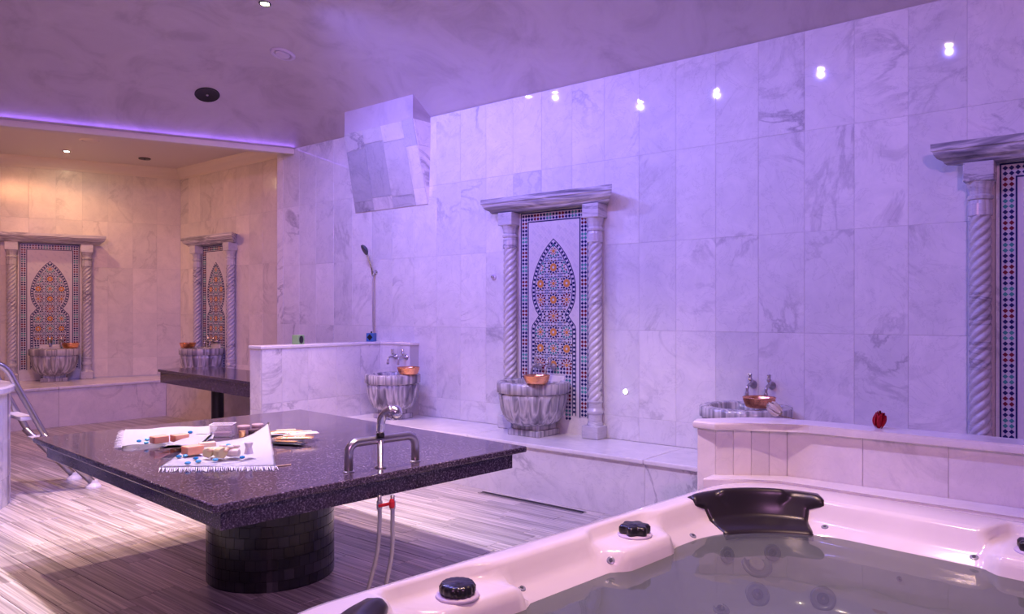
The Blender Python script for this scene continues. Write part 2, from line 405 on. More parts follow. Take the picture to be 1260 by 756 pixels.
# chimney-like box high on the long wall
Yb = YW-.21
tl, tr_ = atY(424, 164, Yb), atY(508, 144, Yb); zb = 2.955
xl, xr = tl.x, tr_.x; bl, br = atY(437, 264, YW-.012), atY(526, 251, YW-.012)
xl2 = bl.x; xr2 = br.x; z2 = 2.25
duct = empty('wall_duct', ((xl+xr)/2, YW, z2), label='slanted marble-clad duct box high on the wall beside the vault corner', cat='duct box')
def D(p): return Vector(p)-duct.location
bm = B(); loft(bm, [[D((xl, Yb, zb)), D((xr, Yb, zb)), D((xr, YW, zb)), D((xl, YW, zb))], [D((xl, Yb, 3.35)), D((xr, Yb, 3.35)), D((xr, YW, 3.35)), D((xl, YW, 3.35))]])
obj('plaster_collar', bm, M['plaster'], duct)
bm = B(); loft(bm, [[D((xl2+.004, YW-.0028, z2)), D((xr2-.004, YW-.0028, z2)), D((xr2-.004, YW, z2)), D((xl2+.004, YW, z2))], [D((xl+.004, Yb+.012, zb)), D((xr-.004, Yb+.012, zb)), D((xr-.004, YW, zb)), D((xl+.004, YW, zb))]])
obj('core', bm, M['grout'], duct)
def fq(u, v):   # point on the leaning front: u across, v up
    a = Vector((xl2+(xr2-xl2)*u, YW-.003, z2)); b = Vector((xl+(xr-xl)*u, Yb, zb)); return a.lerp(b, v)
def slabq(q, name='tile'):
    bm = B(); n = (q[1]-q[0]).cross(q[3]-q[0]).normalized()
    if n.y > 0: n = -n
    c = sum(q, Vector())/4; q = [c+(p-c)*.992 for p in q]
    loft(bm, [[D(p) for p in q], [D(p+n*random.uniform(.005, .008)) for p in q]]); obj(name, bm, M['duct'], duct)
for u0, u1, vs in ((0, .28, (0, .13, .78, 1)), (.28, .55, (0, .16, .83, 1)), (.55, .85, (0, .14, .8, 1)), (.85, 1, (0, .2, .7, 1))):
    for v0, v1 in zip(vs, vs[1:]): slabq([fq(u0, v0), fq(u1, v0), fq(u1, v1), fq(u0, v1)])
for v0, v1 in ((.0, .7), (.7, 1)):
    slabq([fq(1, v0), Vector((fq(1, v0).x, YW, fq(1, v0).z)), Vector((fq(1, v1).x, YW, fq(1, v1).z)), fq(1, v1)])

# ------------------------------------------------------------------ benches
def bench(label, a, b, n, zt, nslab):
    a, b, n = Vector(a), Vector(b), Vector(n); d = (b-a); Lh = d.length; d.normalize()
    root = empty('marble_bench', ((a+b)/2), label=label, cat='bench'); o = root.location
    for k in range(nslab):
        p, q = a+d*(Lh*k/nslab+.001)-o, a+d*(Lh*(k+1)/nslab-.001)-o
        bm = B(); extr(bm, [p, q, q-n, p-n], 0, zt-.032); obj('front_panel', bm, M['marble'] if zt < .4 else M['alcove'], root)
        bm = B(); extr(bm, [p+n.normalized()*.018, q+n.normalized()*.018, q-n, p-n], zt-.031, zt, .008); obj('seat_slab', bm, M['marble_cap'], root)
    return root
ZB = .385
bench('long white marble wall bench carrying the fluted basins', (-5.35, 4.182, 0), (.6, 4.182, 0), (0, -.53, 0), ZB, 4)
ZB2 = .455
bench('cream marble bench along the alcove back wall under the left niche', (-9.404, 4.628, 0), (-9.48, 2.2, 0), (.42, -.1, 0), ZB2, 2)
bm = B()
wb2 = empty('marble_bench', (-8.4, 4.8, 0), label='cream marble bench in the alcove under the niche behind the black granite side table', cat='bench')
for k in range(2):
    x0, x1_ = -9.40+k*1.13, -9.40+(k+1)*1.13-.002
    bm = B(); box(bm, x0+8.4, x1_+8.4, 4.63-4.8, YA-4.8, 0, ZB2-.032); obj('front_panel', bm, M['alcove'], wb2)
    bm = B(); box(bm, x0+8.4, x1_+8.4, 4.615-4.8, YA-4.8, ZB2-.031, ZB2, .008); obj('seat_slab', bm, M['marble_cap'], wb2)
# fill of the deep slanted bench behind the front strip
bm = B(); pts = [Vector((-9.80, 4.9, 0)), Vector((-9.92, 2.2, 0)), CN+BD*3.1, CN]
extr(bm, [p for p in pts], 0, ZB2-.001); o = obj('bench_infill', bm, M['marble_cap'])
bk = [x for x in COL.objects if x.name == 'marble_bench.001'][0]
o.parent = bk; o.location = -bk.location
o.name = 'seat_slab'

# ------------------------------------------------------------------ niche with mosaic
def rope(bm, cx, z0, z1, r=.052):
    n, nz, rings = 60, 200, []
    for k in range(nz+1):
        z = z0+(z1-z0)*k/nz; ring = []
        for i in range(n):
            a = 2*PI*i/n; s = abs(math.sin(2.5*(a-z*25.0))); rr = r*(.76+.26*s**.8)
            ring.append((cx+rr*math.cos(a), -.055+rr*math.sin(a), z))
        rings.append(ring)
    loft(bm, rings)
ARCH = [(0, 1.475), (.062, 1.418), (.125, 1.335), (.180, 1.225), (.207, 1.110), (.200, 1.010), (.174, .937), (.140, .888), (.172, .848), (.204, .808), (.21, .76), (.21, .71)]
def arch_pts(inset=0, n=6):
    P = spline([(x, 0, z) for x, z in ARCH[:8]], n)+[Vector((x, 0, z)) for x, z in spline([(x, z, 0) for x, z in ARCH[8:]], 4) and [(p.x, p.y) for p in spline([(x, z, 0) for x, z in ARCH[7:]], n)][1:]]
    P.append(Vector((.21, 0, .14))); out = []
    for i, p in enumerate(P):
        d = (P[min(i+1, len(P)-1)]-P[max(i-1, 0)]).normalized(); nn = Vector((d.z, 0, -d.x))   # points inward
        if nn.x > 0 and i > 0: nn = -nn
        q = p+nn*inset; out.append((max(q.x, 0), q.z) if i else (0, p.z-inset*1.6))
    return out
def halfw(z, P):
    for (xa, za), (xb, zb_) in zip(P, P[1:]):
        if zb_ <= z <= za and za > zb_: return xa+(xb-xa)*(za-z)/(za-zb_)
    return 0 if z > P[0][1] else P[-1][0]
ZI = {k: i for i, k in enumerate(['navy', 'maroon', 'green', 'white', 'orange', 'brown', 'field', 'sky'])}
ZM = [M['z_'+k] for k in ZI]
def dia(x, z, a, b): return [(x-a, z), (x, z-b), (x+a, z), (x, z+b)]
def quad_strip(bm, P, Q, y0, y1, mi):
    for (a, b), (c, d) in zip(zip(P, Q), zip(P[1:], Q[1:])):
        for sgn in (-1, 1):
            poly = [(sgn*a[0], a[1]), (sgn*b[0], b[1]), (sgn*d[0], d[1]), (sgn*c[0], c[1])]
            ar = sum(poly[i][0]*poly[(i+1) % 4][1]-poly[(i+1) % 4][0]*poly[i][1] for i in range(4))
            if abs(ar) < 1e-6: continue
            prism(bm, poly, y0, y1, mi)
def build_niche():
    root = empty('mosaic_niche')
    bm = B()      # entablature: stacked mouldings
    prof = [(0, 1.695), (.100, 1.695), (.112, 1.704), (.118, 1.716), (.142, 1.728), (.156, 1.748), (.160, 1.764), (.168, 1.768), (.168, 1.806), (0, 1.806)]
    secs = [[(s*(.445+o), -o, z) for o, z in prof] for s in (-1, 1)]
    loft(bm, secs); obj('entablature', bm, M['streaked'], root)
    for s in (-1, 1):
        col = None
        bm = B(); rope(bm, s*.40, .27, 1.42); col = obj('column', bm, M['carved'], root, smooth=True)
        bm = B(); f = lambda a, z, r: r*(1+.07*abs(math.cos(5*a)))
        lathe(bm, [(.046, 1.415), (.054, 1.42), (.052, 1.48), (.047, 1.50), (.056, 1.505), (.058, 1.52), (.048, 1.53), (.052, 1.56), (.064, 1.60)], 40, (s*.40, -.055, 0), f); obj('capital', bm, M['carved'], col)
        bm = B(); box(bm, s*.40-.07, s*.40+.07, -.125, 0, 1.595, 1.696, .006); obj('abacus', bm, M['carved'], col)
        bm = B(); lathe(bm, [(.055, .275), (.058, .265), (.05, .25), (.05, .22), (.06, .20), (.06, .185), (.05, .17), (.052, .12), (.066, .09)], 32, (s*.40, -.055, 0)); obj('column_base', bm, M['carved'], col)
        bm = B(); box(bm, s*.40-.07, s*.40+.07, -.128, 0, .0, .095, .008); obj('plinth', bm, M['carved'], col)
    bm = B(); box(bm, -.335, .335, -.018, 0, 0, 1.70); obj('backing_panel', bm, M['marble'], root)
    # mosaic: raised tesserae of glazed tile
    bm = B(); y1 = -.018; y0 = -.0225
    W, WB, zt, zb_ = .318, .078, 1.688, .13
    prism(bm, [(-W, zb_), (W, zb_), (W, zt), (-W, zt)], -.0195, y1, ZI['white'])
    prism(bm, [(-W+WB, zb_), (W-WB, zb_), (W-WB, zt-WB), (-W+WB, zt-WB)], -.0205, -.0195, ZI['field'])
    for s in (-1, 1):
        for xx in (W-.004, W-WB+.004):
            prism(bm, [(s*xx-.004, zb_), (s*xx+.004, zb_), (s*xx+.004, zt-(0 if xx > .28 else WB-.008)), (s*xx-.004, zt-(0 if xx > .28 else WB-.008))], y0, y1, ZI['navy'])
    for zz, hw in ((zt-.004, W), (zt-WB+.004, W-WB+.008)):
        prism(bm, [(-hw, zz-.004), (hw, zz-.004), (hw, zz+.004), (-hw, zz+.004)], y0, y1, ZI['navy'])
    seq = ['navy', 'navy', 'maroon', 'maroon', 'navy', 'navy', 'green', 'green']
    n = int((zt-.012-zb_)/.0285); k = 0
    for i in range(n):
        z = zt-.026-i*.0285
        for s in (-1, 1):
            for xx in (W-.025, W-.053): prism(bm, dia(s*xx, z, .0125, .0125), y0, y1, ZI[seq[i % 8]])
    nn = int((2*(W-WB))/.0285)
    for i in range(nn+1):
        x = -(W-WB)+.003+i*(2*(W-WB)-.006)/nn
        for zz in (zt-.025, zt-.053): prism(bm, dia(x, zz, .0125, .0125), y0, y1, ZI[seq[i % 8]])
    # arch outline: two navy lines with a checker of white lozenges between
    P0, P1, P2, P3 = arch_pts(0), arch_pts(.006), arch_pts(.030), arch_pts(.036)
    quad_strip(bm, P0, P1, y0, y1, ZI['navy']); quad_strip(bm, P2, P3, y0, y1, ZI['navy'])
    quad_strip(bm, P1, P2, -.0213, y1, ZI['white'])
    acc = 0
    Pm = arch_pts(.018)
    for a, b in zip(Pm, Pm[1:]):
        L_ = math.hypot(b[0]-a[0], b[1]-a[1]); steps = max(1, int(L_/.004))
        for q in range(steps):
            acc += L_/steps
            if acc > .03:
                acc = 0; u = q/steps; x, z = a[0]+(b[0]-a[0])*u, a[1]+(b[1]-a[1])*u
                if x > .01:
                    dx, dz = (b[0]-a[0])/L_, (b[1]-a[1])/L_
                    for s in (-1, 1):
                        prism(bm, [(s*(x+dx*i1*.0085-dz*i2*.0095), z+dz*i1*.0085+dx*i2*.0095) for i1, i2 in ((-1, -1), (1, -1), (1, 1), (-1, 1))], y0, y1, ZI['navy'])
    prism_pts = P3
    quad_strip(bm, [(0, p[1]) for p in P3], P3, -.0208, y1, ZI['white'])
    def put(poly, mi):
        cx = sum(p[0] for p in poly)/len(poly); cz = sum(p[1] for p in poly)/len(poly)
        if cz < .50 or abs(cx) > halfw(cz, P3)-.006: return
        prism(bm, poly, y0, y1, ZI[mi])
    kinds = [('orange', 'brown', 'navy', 'white'), ('white', 'maroon', 'maroon', 'orange'), ('white', 'green', 'green', 'orange')]
    pit = .1235; zr0 = 1.378
    for row in range(8):
        for c in (-1, 0, 1):
            x, z = c*pit, zr0-row*pit
            kd = kinds[0] if (row+abs(c)) % 2 else kinds[1 + (row//2+c) % 2]
            if row == 0: kd = kinds[2]
            nb = 10; orange = kd is kinds[0]
            if orange:
                put([(x+.031*math.cos(2*PI*i/16), z+.031*math.sin(2*PI*i/16)) for i in range(16)], 'orange')
                prism(bm, [(x+.010*math.cos(2*PI*i/10), z+.010*math.sin(2*PI*i/10)) for i in range(10)], y0-.0006, y0, ZI['white']) if abs(x) < halfw(z, P3)-.02 else None
            else: put([(x+.014*math.cos(2*PI*i/10), z+.014*math.sin(2*PI*i/10)) for i in range(10)], 'orange')
            for i in range(nb):
                a = 2*PI*(i+.5)/nb
                def pt(r, da): return (x+r*math.cos(a+da), z+r*math.sin(a+da))
                if not orange: put([pt(.016, 0), pt(.024, .24), pt(.033, 0), pt(.024, -.24)], 'brown' if i % 2 else 'orange')
                put([pt(.031, 0), pt(.041, .25), pt(.053, 0), pt(.041, -.25)], kd[2])
                put([pt(.046, .31), pt(.053, .46), pt(.062, .31), pt(.053, .16)], 'brown' if orange else 'navy')
        for c in (-1.5, -.5, .5, 1.5):
            x, z = c*pit, zr0-(row+.5)*pit
            for i in range(8):
                a = 2*PI*i/8
                def pt(r, da): return (x+r*math.cos(a+da), z+r*math.sin(a+da))
                put([pt(.005, 0), pt(.014, .36), pt(.025, 0), pt(.014, -.36)], 'navy' if i % 2 else 'sky')
                put([pt(.025, .39), pt(.031, .6), pt(.038, .39), pt(.031, .18)], 'navy')
    # pale lozenge tiles of the field around the arch
    gz = .030
    for jr in range(int(1.45/gz*2)):
        for ic in range(-9, 10):
            x = ic*gz+(gz/2 if jr % 2 else 0); z = zt-WB-.03-jr*gz/2
            if z < zb_+.02 or abs(x) > W-WB-.022: continue
            if abs(x) < halfw(z, P0)+.020: continue
            if z < P0[0][1]+.02 and abs(x) < .02: continue
            prism(bm, dia(x, z, gz/2-.0012, gz/2-.0012), -.0216, -.0205, ZI['field' if (ic*7+jr*3) % 5 else 'white'])
    # lower U of lozenges flanking the basin
    i = 0; z = .485
    for xx in [-.155+.0285*k for k in range(12)]:
        for zz in (.485, .457): prism(bm, dia(xx, zz, .0125, .0125), y0, y1, ZI[seq[i % 8]])
        i += 1
    while z > .16:
        z -= .0285; i += 1
        for s in (-1, 1):
            for xx in (.152, .124): prism(bm, dia(s*xx, z-.028, .0125, .0125), y0, y1, ZI[seq[i % 8]])
    mo = obj('mosaic_tesserae', bm, ZM, root); mo['kind'] = 'stuff'
    bm = B(); box(bm, -.105, .105, -.028, -.018, .12, .43, .003); obj('basin_backplate', bm, M['marble_cap'], root)
    return root
NG = None
ni = build_niche()
niches = [((-3.452, YW-.001, ZB), 0, 'marble niche with blue-lit mosaic arch in the middle of the long wall'),
          ((-.249, YW-.001, ZB), 0, 'marble niche cut off by the right edge, above the low wall with the red rose'),
          ((-9.02, YA-.001, ZB2), 0, 'narrow-seen mosaic niche behind the black granite side table'),
          (tuple(CN+BD*1.50+BN*.001+Vector((0, 0, ZB2))), angb, 'warm-lit mosaic niche on the alcove back wall at far left')]
for k, (p, a, lb) in enumerate(niches):
    o = ni if k == 0 else copy_tree(ni)
    o.location = p; o.rotation_euler = (0, 0, a); tag(o, lb, 'niche', 'mosaic niches')

# ------------------------------------------------------------------ fluted basins, taps, copper bowls
def build_basin(r=.262, back=.20):
    root = empty('fluted_basin')
    bm = B(); n = 144
    prof = [(.10, .07), (.15, .078), (.195, .105), (.228, .15), (.248, .205), (.258, .265), (.260, .305)]
    def fl_(a, z, rr):
        k = min(1, max(0, (.305-z)/.03)); return rr*(1-.09*k*(1-abs(math.sin(9*a))**.7))
    prof2 = [(.246, .312), (.266, .320), (.268, .39), (.258, .397), (.215, .397), (.205, .385), (.20, .34), (.16, .27), (.08, .235), (.01, .232)]
    rings = []
    for q, (rr, z) in enumerate(prof+prof2):
        ring = []
        for i in range(n):
            a = 2*PI*i/n
            k = fl_(a, z, rr) if q < len(prof) else (rr*(1+.03*abs(math.sin(9*a))) if q in (8, 9) else rr)
            x, y = k*math.cos(a), k*math.sin(a); y = min(y, back if q < 12 else back-.03); ring.append((x*r/.262, y*r/.262, z))
        rings.append(ring)
    loft(bm, rings); obj('bowl', bm, M['banded'], root, smooth=True)
    bm = B(); box(bm, -.145, .145, -.125, .14, 0, .045, .006); box(bm, -.12, .12, -.10, .13, .04, .085, .008); obj('foot', bm, M['banded'], root)
    return root
def build_tap():
    root = empty('brass_tap')
    bm = B(); lathe(bm, [(.024, 0), (.026, .004), (.022, .012), (.010, .016), (.010, .045)], 20)
    bmesh.ops.rotate(bm, cent=(0, 0, 0), matrix=Matrix.Rotation(PI/2, 3, 'X'), verts=bm.verts[:]); obj('wall_flange', bm, M['steel'], root, smooth=True)
    bm = B(); tube(bm, spline([(0, -.035, 0), (0, -.075, .002), (0, -.098, -.012), (0, -.104, -.045)], 5), [.010]*6+[.009]*6+[.008]*4, 12); lathe(bm, [(.010, -.062), (.0115, -.058), (.0115, -.042), (.009, -.038)], 14, (0, -.104, 0)); obj('spout', bm, M['steel'], root, smooth=True)
    bm = B(); lathe(bm, [(.008, .0), (.009, .02), (.015, .028), (.016, .04), (.010, .045), (.013, .062), (.014, .07), (.004, .074)], 16, (0, -.05, 0)); obj('handle', bm, M['chrome'], root, smooth=True)
    return root
def build_bowl():
    root = empty('copper_bowl')
    bm = B(); lathe(bm, [(.060, 0), (.078, .006), (.088, .03), (.094, .056), (.098, .062), (.094, .064), (.088, .056), (.080, .03), (.07, .012), (.02, .009)], 40); obj('bowl_body', bm, M['copper'], root, smooth=True)
    bm = B()
    for k in range(40):
        a = 2*PI*k/40; bmesh.ops.create_icosphere(bm, subdivisions=1, radius=.0035, matrix=Matrix.Translation((.0905*math.cos(a), .0905*math.sin(a), .045)))
    o = obj('beaded_band', bm, M['copper'], root); o['kind'] = 'stuff'
    return root
ba, ta, bo = build_basin(), build_tap(), build_bowl()
firsts = {'ba': True, 'ta': True, 'bo': True}
def use(key, proto):
    if firsts[key]: firsts[key] = False; return proto
    return copy_tree(proto)
def station(P, ang, zb, lab, lab_bowl, bowl_uv, taps_u, tapz, labs_tap, wall=.20, bowl_a=0, sc=(1, 1, 1)):
    R = Matrix.Rotation(ang, 3, 'Z'); P = Vector((P[0], P[1], zb))
    o = use('ba', ba); o.location = P; o.rotation_euler = (0, 0, ang); o.scale = sc; tag(o, lab, 'basin', 'fluted marble basins')
    b = use('bo', bo); b.location = P+R @ Vector((bowl_uv[0], bowl_uv[1], .3985*sc[2])); b.rotation_euler = (0, 0, bowl_a); tag(b, lab_bowl, 'bowl', 'copper bowls')
    for u, lb in zip(taps_u, labs_tap):
        q = use('ta', ta); q.location = P+R @ Vector((u, wall, tapz-zb)); q.rotation_euler = (0, 0, ang); tag(q, lb, 'tap', 'brass taps')
station((-3.51, YW-.20-.0), 0, ZB, 'banded grey fluted basin under the middle niche on the long wall', 'copper bowl on the front rim of the middle niche basin', (.165, -.17), (-.055, .075), .885,
        ('left chrome tap over the basin of the middle niche', 'right chrome tap over the basin of the middle niche'), .155)
station((-4.985, YW-.10-.174), 0, ZB, 'banded grey fluted basin in the corner beside the low shower partition', 'copper bowl on the right rim of the basin beside the shower partition', (.185, .01), (-.145, -.01), .90,
        ('left chrome tap over the basin beside the shower partition', 'right chrome tap over the basin beside the shower partition'), .174, sc=(.87, .87, .96))
station((-1.865, YW-.20), 0, ZB, 'grey fluted basin half hidden behind the low wall with roses', 'copper bowl on the basin behind the low rose wall', (.105, -.05), (-.03, .09), .84,
        ('left chrome tap on bare marble above the basin behind the low rose wall', 'right chrome tap on bare marble above the basin behind the low rose wall'), .20, sc=(1, 1, .86))
pn = CN+BD*1.45+BN*.20
station((pn.x, pn.y), angb, ZB2, 'warm-lit fluted basin under the far left alcove niche', 'copper bowl on the right rim of the far left alcove basin', (.17, -.08), (-.05, .07), .93,
        ('left tap over the far left alcove basin', 'right tap over the far left alcove basin'), .155)
station((-9.02, YA-.20), 0, ZB2, 'fluted basin behind the black granite side table', 'copper bowl on the left rim of the basin behind the side table', (-.12, -.13), (-.06, .07), .93,
        ('left tap over the basin behind the side table', 'right tap over the basin behind the side table'), .155)

# ------------------------------------------------------------------ low shower partition
XP, YP0, YP1, ZP = -5.35, 3.398, 4.615, 1.03
pa = empty('shower_partition', (XP-.08, 4.0, 0), label='waist-high L-shaped marble partition of the shower with flat cap', cat='partition'); o0 = pa.location
bm = B(); box(bm, XP-.155-o0.x, XP+.004-o0.x, YP0-.004-o0.y, YW-o0.y, 0, ZP-.025); obj('core', bm, M['grout'], pa)
bm = B(); box(bm, XP-.02-o0.x, -4.95-.001-o0.x, YP1-.004-o0.y, YW-o0.y, 0, ZP-.025); obj('core', bm, M['grout'], pa)
rows = [0, .19, .57, ZP-.026]
ys = [YP0, 3.58, 3.83, 4.12, 4.38, YP1]
def put_tile(cx, cy, cz, wd, ht, ang, par, m=M['marble'], t=.012):
    tile(par, m, wd-.0025, ht-.0025, t, Matrix.Translation(Vector((cx, cy, cz))-par.location) @ Matrix.Rotation(ang, 4, 'Z'))
for z0, z1 in zip(rows, rows[1:]):
    for y0, y1 in zip(ys, ys[1:]): put_tile(XP-.006, (y0+y1)/2, (z0+z1)/2, y1-y0, z1-z0, PI/2, pa)
    put_tile(-5.15, YP1+.006, (z0+z1)/2, .40, z1-z0, 0, pa)
for z0, z1 in ((0, .52), (.52, ZP-.026)): put_tile(XP-.081, YP0+.006, (z0+z1)/2, .155, z1-z0, 0, pa)
bm = B(); box(bm, XP-.17-o0.x, XP+.012-o0.x, YP0-.015-o0.y, YW-o0.y, ZP-.025, ZP, .005); obj('cap', bm, M['marble_cap'], pa)
bm = B(); box(bm, XP+.013-o0.x, -4.94-o0.x, YP1-.014-o0.y, YW-o0.y, ZP-.025, ZP, .005); obj('cap', bm, M['marble_cap'], pa)
# boxes on the partition
def cap_box(p, m, lab, name, hole):
    root = empty(name, p, .12 if hole == 'oval' else .45, label=lab, cat='box')
    bm = B(); box(bm, -.042, .042, -.042, .042, 0, .085, .004); obj('case', bm, m, root)
    bm = B()
    if hole == 'oval': prism(bm, [(.026*math.cos(2*PI*k/24), .043+.036*math.sin(2*PI*k/24)) for k in range(24)], -.0435, -.041)
    else: prism(bm, dia(0, .043, .032, .034), -.0435, -.041)
    h = obj('dark_opening', bm, M['black'], root)
    if hole == 'oval': h.rotation_euler = (0, 0, PI/2)
    root.scale = (.86, .86, .9)
    return root
p = atX(367, 419, XP-.08); g1 = cap_box((XP-.08, p.y, ZP), M['green_box'], 'small green box with round black opening on the shower partition cap', 'soap_box', 'oval')
p = atX(457, 415, XP-.08); g2 = cap_box((XP-.08, p.y, ZP), M['blue_box'], 'small blue box with black diamond opening beneath the shower hose', 'soap_box', 'dia')
bm = B(); lathe(bm, [(.008, .085), (.011, .095), (.006, .102)], 12); obj('lid_knob', bm, M['black'], g2)
# shower set
xs = atY(463, 335, YW).x; zs_ = atY(463, 335, YW-.05).z
sh = empty('hand_shower', (xs, YW, zs_), label='chrome hand shower in a wall bracket above the blue box', cat='shower')
bm = B(); lathe(bm, [(.022, 0), (.024, .006), (.014, .012), (.012, .04), (.016, .044)], 18); bmesh.ops.rotate(bm, cent=(0, 0, 0), matrix=Matrix.Rotation(PI/2, 3, 'X'), verts=bm.verts[:]); obj('bracket', bm, M['chrome'], sh, smooth=True)
bm = B(); hd = Vector((-.018, -.115, .20)); tube(bm, spline([(0, -.04, -.03), (-.002, -.05, .04), (-.008, -.078, .12), hd], 5), .012, 12); obj('handle', bm, M['chrome'], sh, smooth=True)
bm = B(); lathe(bm, [(.014, .026), (.034, .018), (.052, .004), (.052, -.009), (.042, -.012)], 28)
mm = Matrix.Translation(hd+Vector((-.004, -.006, .006))) @ Vector((.35, .75, .45)).to_track_quat('Z', 'Y').to_matrix().to_4x4(); bmesh.ops.transform(bm, matrix=mm, verts=bm.verts[:]); obj('shower_head', bm, M['jet_dark'], sh, smooth=True)
bm = B(); tube(bm, spline([(0, -.04, -.03), (.004, -.045, -.2), (.0, -.035, -.5), (-.006, -.02, -.60), (-.008, -.008, -.66)], 6), .007, 8); obj('hose', bm, M['hose'], sh, smooth=True)
# small fittings on the long wall
p = atY(608, 341, YW); o = empty('wall_outlet', (p.x, YW, p.z), label='small round pale wall outlet left of the middle niche', cat='outlet')
bm = B(); lathe(bm, [(.026, 0), (.026, .006), (.02, .012)], 24); bmesh.ops.rotate(bm, cent=(0, 0, 0), matrix=Matrix.Rotation(PI/2, 3, 'X'), verts=bm.verts[:]); obj('plate', bm, M['lilac_plastic'], o)
bm = B(); lathe(bm, [(.010, .012), (.010, .03), (.006, .034)], 16); bmesh.ops.rotate(bm, cent=(0, 0, 0), matrix=Matrix.Rotation(PI/2, 3, 'X'), verts=bm.verts[:]); obj('nozzle', bm, M['steel'], o)
p = atY(770, 482, YW); o = empty('wall_lamp', (p.x, YW, p.z), label='tiny lit round wall lamp low to the right of the middle niche', cat='lamp')
bm = B(); lathe(bm, [(.022, 0), (.022, .004), (.018, .006)], 24); bmesh.ops.rotate(bm, cent=(0, 0, 0), matrix=Matrix.Rotation(PI/2, 3, 'X'), verts=bm.verts[:]); obj('rim', bm, M['white_plastic'], o)
bm = B(); lathe(bm, [(.016, .006), (.012, .010), (.003, .012)], 20); bmesh.ops.rotate(bm, cent=(0, 0, 0), matrix=Matrix.Rotation(PI/2, 3, 'X'), verts=bm.verts[:]); obj('lens', bm, M['wall_led'], o)
# drain slot along the long bench
dr = empty('floor_drain', (-3.2, 4.10, 0), label='narrow dark drain slot in the floor along the long bench', cat='drain')
bm = B(); box(bm, -.46, .42, -.022, .022, .0005, .003); obj('channel', bm, M['black_metal'], dr)
for s in (-1, 1):
    bm = B(); box(bm, -.47, .43, s*.024-.003, s*.024+.003, .0005, .006); obj('frame_bar', bm, M['steel'], dr)

# ------------------------------------------------------------------ massage table
ZTB = .65
tA, tB, tC, tD = [at(*q, ZTB) for q in ((40, 537), (255, 622), (655, 550), (373, 505))]
tc = (tA+tB+tC+tD)/4; ex = ((tB-tA)+(tC-tD)).normalized(); ey = Vector((-ex.y, ex.x, 0))
hx = ((tB-tA).length+(tC-tD).length)/4; hy = ((tC-tB).length+(tD-tA).length)/4; tang = math.atan2(ex.y, ex.x)
tb = empty('massage_table', (tc.x, tc.y, 0), tang, label='large speckled black granite massage table on a round tiled pedestal', cat='table')
bm = B(); box(bm, -hx, hx, -hy, hy, ZTB-.028, ZTB, .007, seg=3); obj('table_top', bm, M['granite'], tb)
i_ = .05
for nm, (a, b, c, d) in (('apron', (-hx+i_, hx-i_, -hy+i_, -hy+i_+.03)), ('apron', (-hx+i_, hx-i_, hy-i_-.03, hy-i_)), ('apron', (-hx+i_, -hx+i_+.03, -hy+i_+.0301, hy-i_-.0301)), ('apron', (hx-i_-.03, hx-i_, -hy+i_+.0301, hy-i_-.0301))):
    bm = B(); box(bm, a, b, c, d, ZTB-.105, ZTB-.029, .002); obj(nm, bm, M['granite'], tb)
bm = B(); box(bm, -hx+.09, hx-.09, -hy+.09, hy-.09, ZTB-.09, ZTB-.029); obj('underside_board', bm, M['black_grout'], tb)
RC = .305
bm = B(); lathe(bm, [(RC-.006, 0), (RC-.006, ZTB-.09)], 60); ped = obj('pedestal', bm, M['black_grout'], tb)
NTI, NR = 38, 11
dz = (ZTB-.092)/NR; bm = B(); a_ = 2*PI/NTI; bmr = B()
def arc_tile(bm, a0, a1, z0, z1, r0, r1):
    ring = [[(r*math.cos(a), r*math.sin(a), z) for r, a in ((r0, a0), (r0, (a0+a1)/2), (r0, a1), (r1, a1), (r1, (a0+a1)/2), (r1, a0))] for z in (z0, z1)]
    loft(bm, ring)
me_t = None
camang = math.atan2(-tc.y, -tc.x)-tang
for r_ in range(NR):
    for k in range(NTI):
        a = (k+.5*(r_ % 2))*a_; da = (a-camang+PI) % (2*PI)-PI
        if abs(da) < 1.75:
            if me_t is None:
                b2 = B(); arc_tile(b2, -a_/2+.003, a_/2-.003, .0015, dz-.0015, RC-.007, RC+.001); o = obj('mosaic_tile', b2, M['black_tile'], ped); me_t = o.data
            else: o = obj('mosaic_tile', None, None, ped, mesh=me_t)
            o.location = (0, 0, r_*dz); o.rotation_euler = (0, 0, a)
        else: arc_tile(bmr, a-a_/2+.003, a+a_/2-.003, r_*dz+.0015, (r_+1)*dz-.0015, RC-.007, RC+.001)
o = obj('mosaic_tile', bmr, M['black_tile'], ped); o['kind'] = 'stuff'
for q in ((428, 628), (512, 610)):
    P = at(*q, ZTB-.105); 
# bridge faucet with hand spray
f0, f1, fm = at(429, 581, ZTB), at(511, 568, ZTB), at(468, 576, ZTB)
fd = (f1-f0); fh = .115
fa = empty('bridge_faucet', (fm.x, fm.y, ZTB), label='chrome bridge pipe faucet on the near edge of the massage table', cat='faucet')
o = fa.location; a, b = f0-o, f1-o; u = fd.normalized(); z = Vector((0, 0, 1)); rc = .04
pts = [a, a+z*(fh-rc)]+[a+u*(rc-rc*math.cos(t_*PI/12))+z*(fh-rc+rc*math.sin(t_*PI/12)) for t_ in range(1, 7)]+[b-u*(rc-rc*math.cos(t_*PI/12))+z*(fh-rc+rc*math.sin(t_*PI/12)) for t_ in range(6, 0, -1)]+[b+z*(fh-rc), b]
bm = B(); tube(bm, pts, .018, 16); obj('bridge_pipe', bm, M['steel'], fa, smooth=True)
bm = B(); lathe(bm, [(.024, 0), (.024, .004), (.0125, .008), (.0125, fh)], 18); obj('centre_post', bm, M['steel'], fa, smooth=True)
for q in (a, b):
    bm = B(); lathe(bm, [(.023, 0), (.023, .003), (.017, .006)], 18, q); obj('flange', bm, M['steel'], fa)
spy = empty('spray_head', (fm.x, fm.y, ZTB+fh+.012), label='chrome hand spray standing in the bridge faucet', cat='spray')
up = atD(485, 500, (fm-CAM).dot(FW))-spy.location
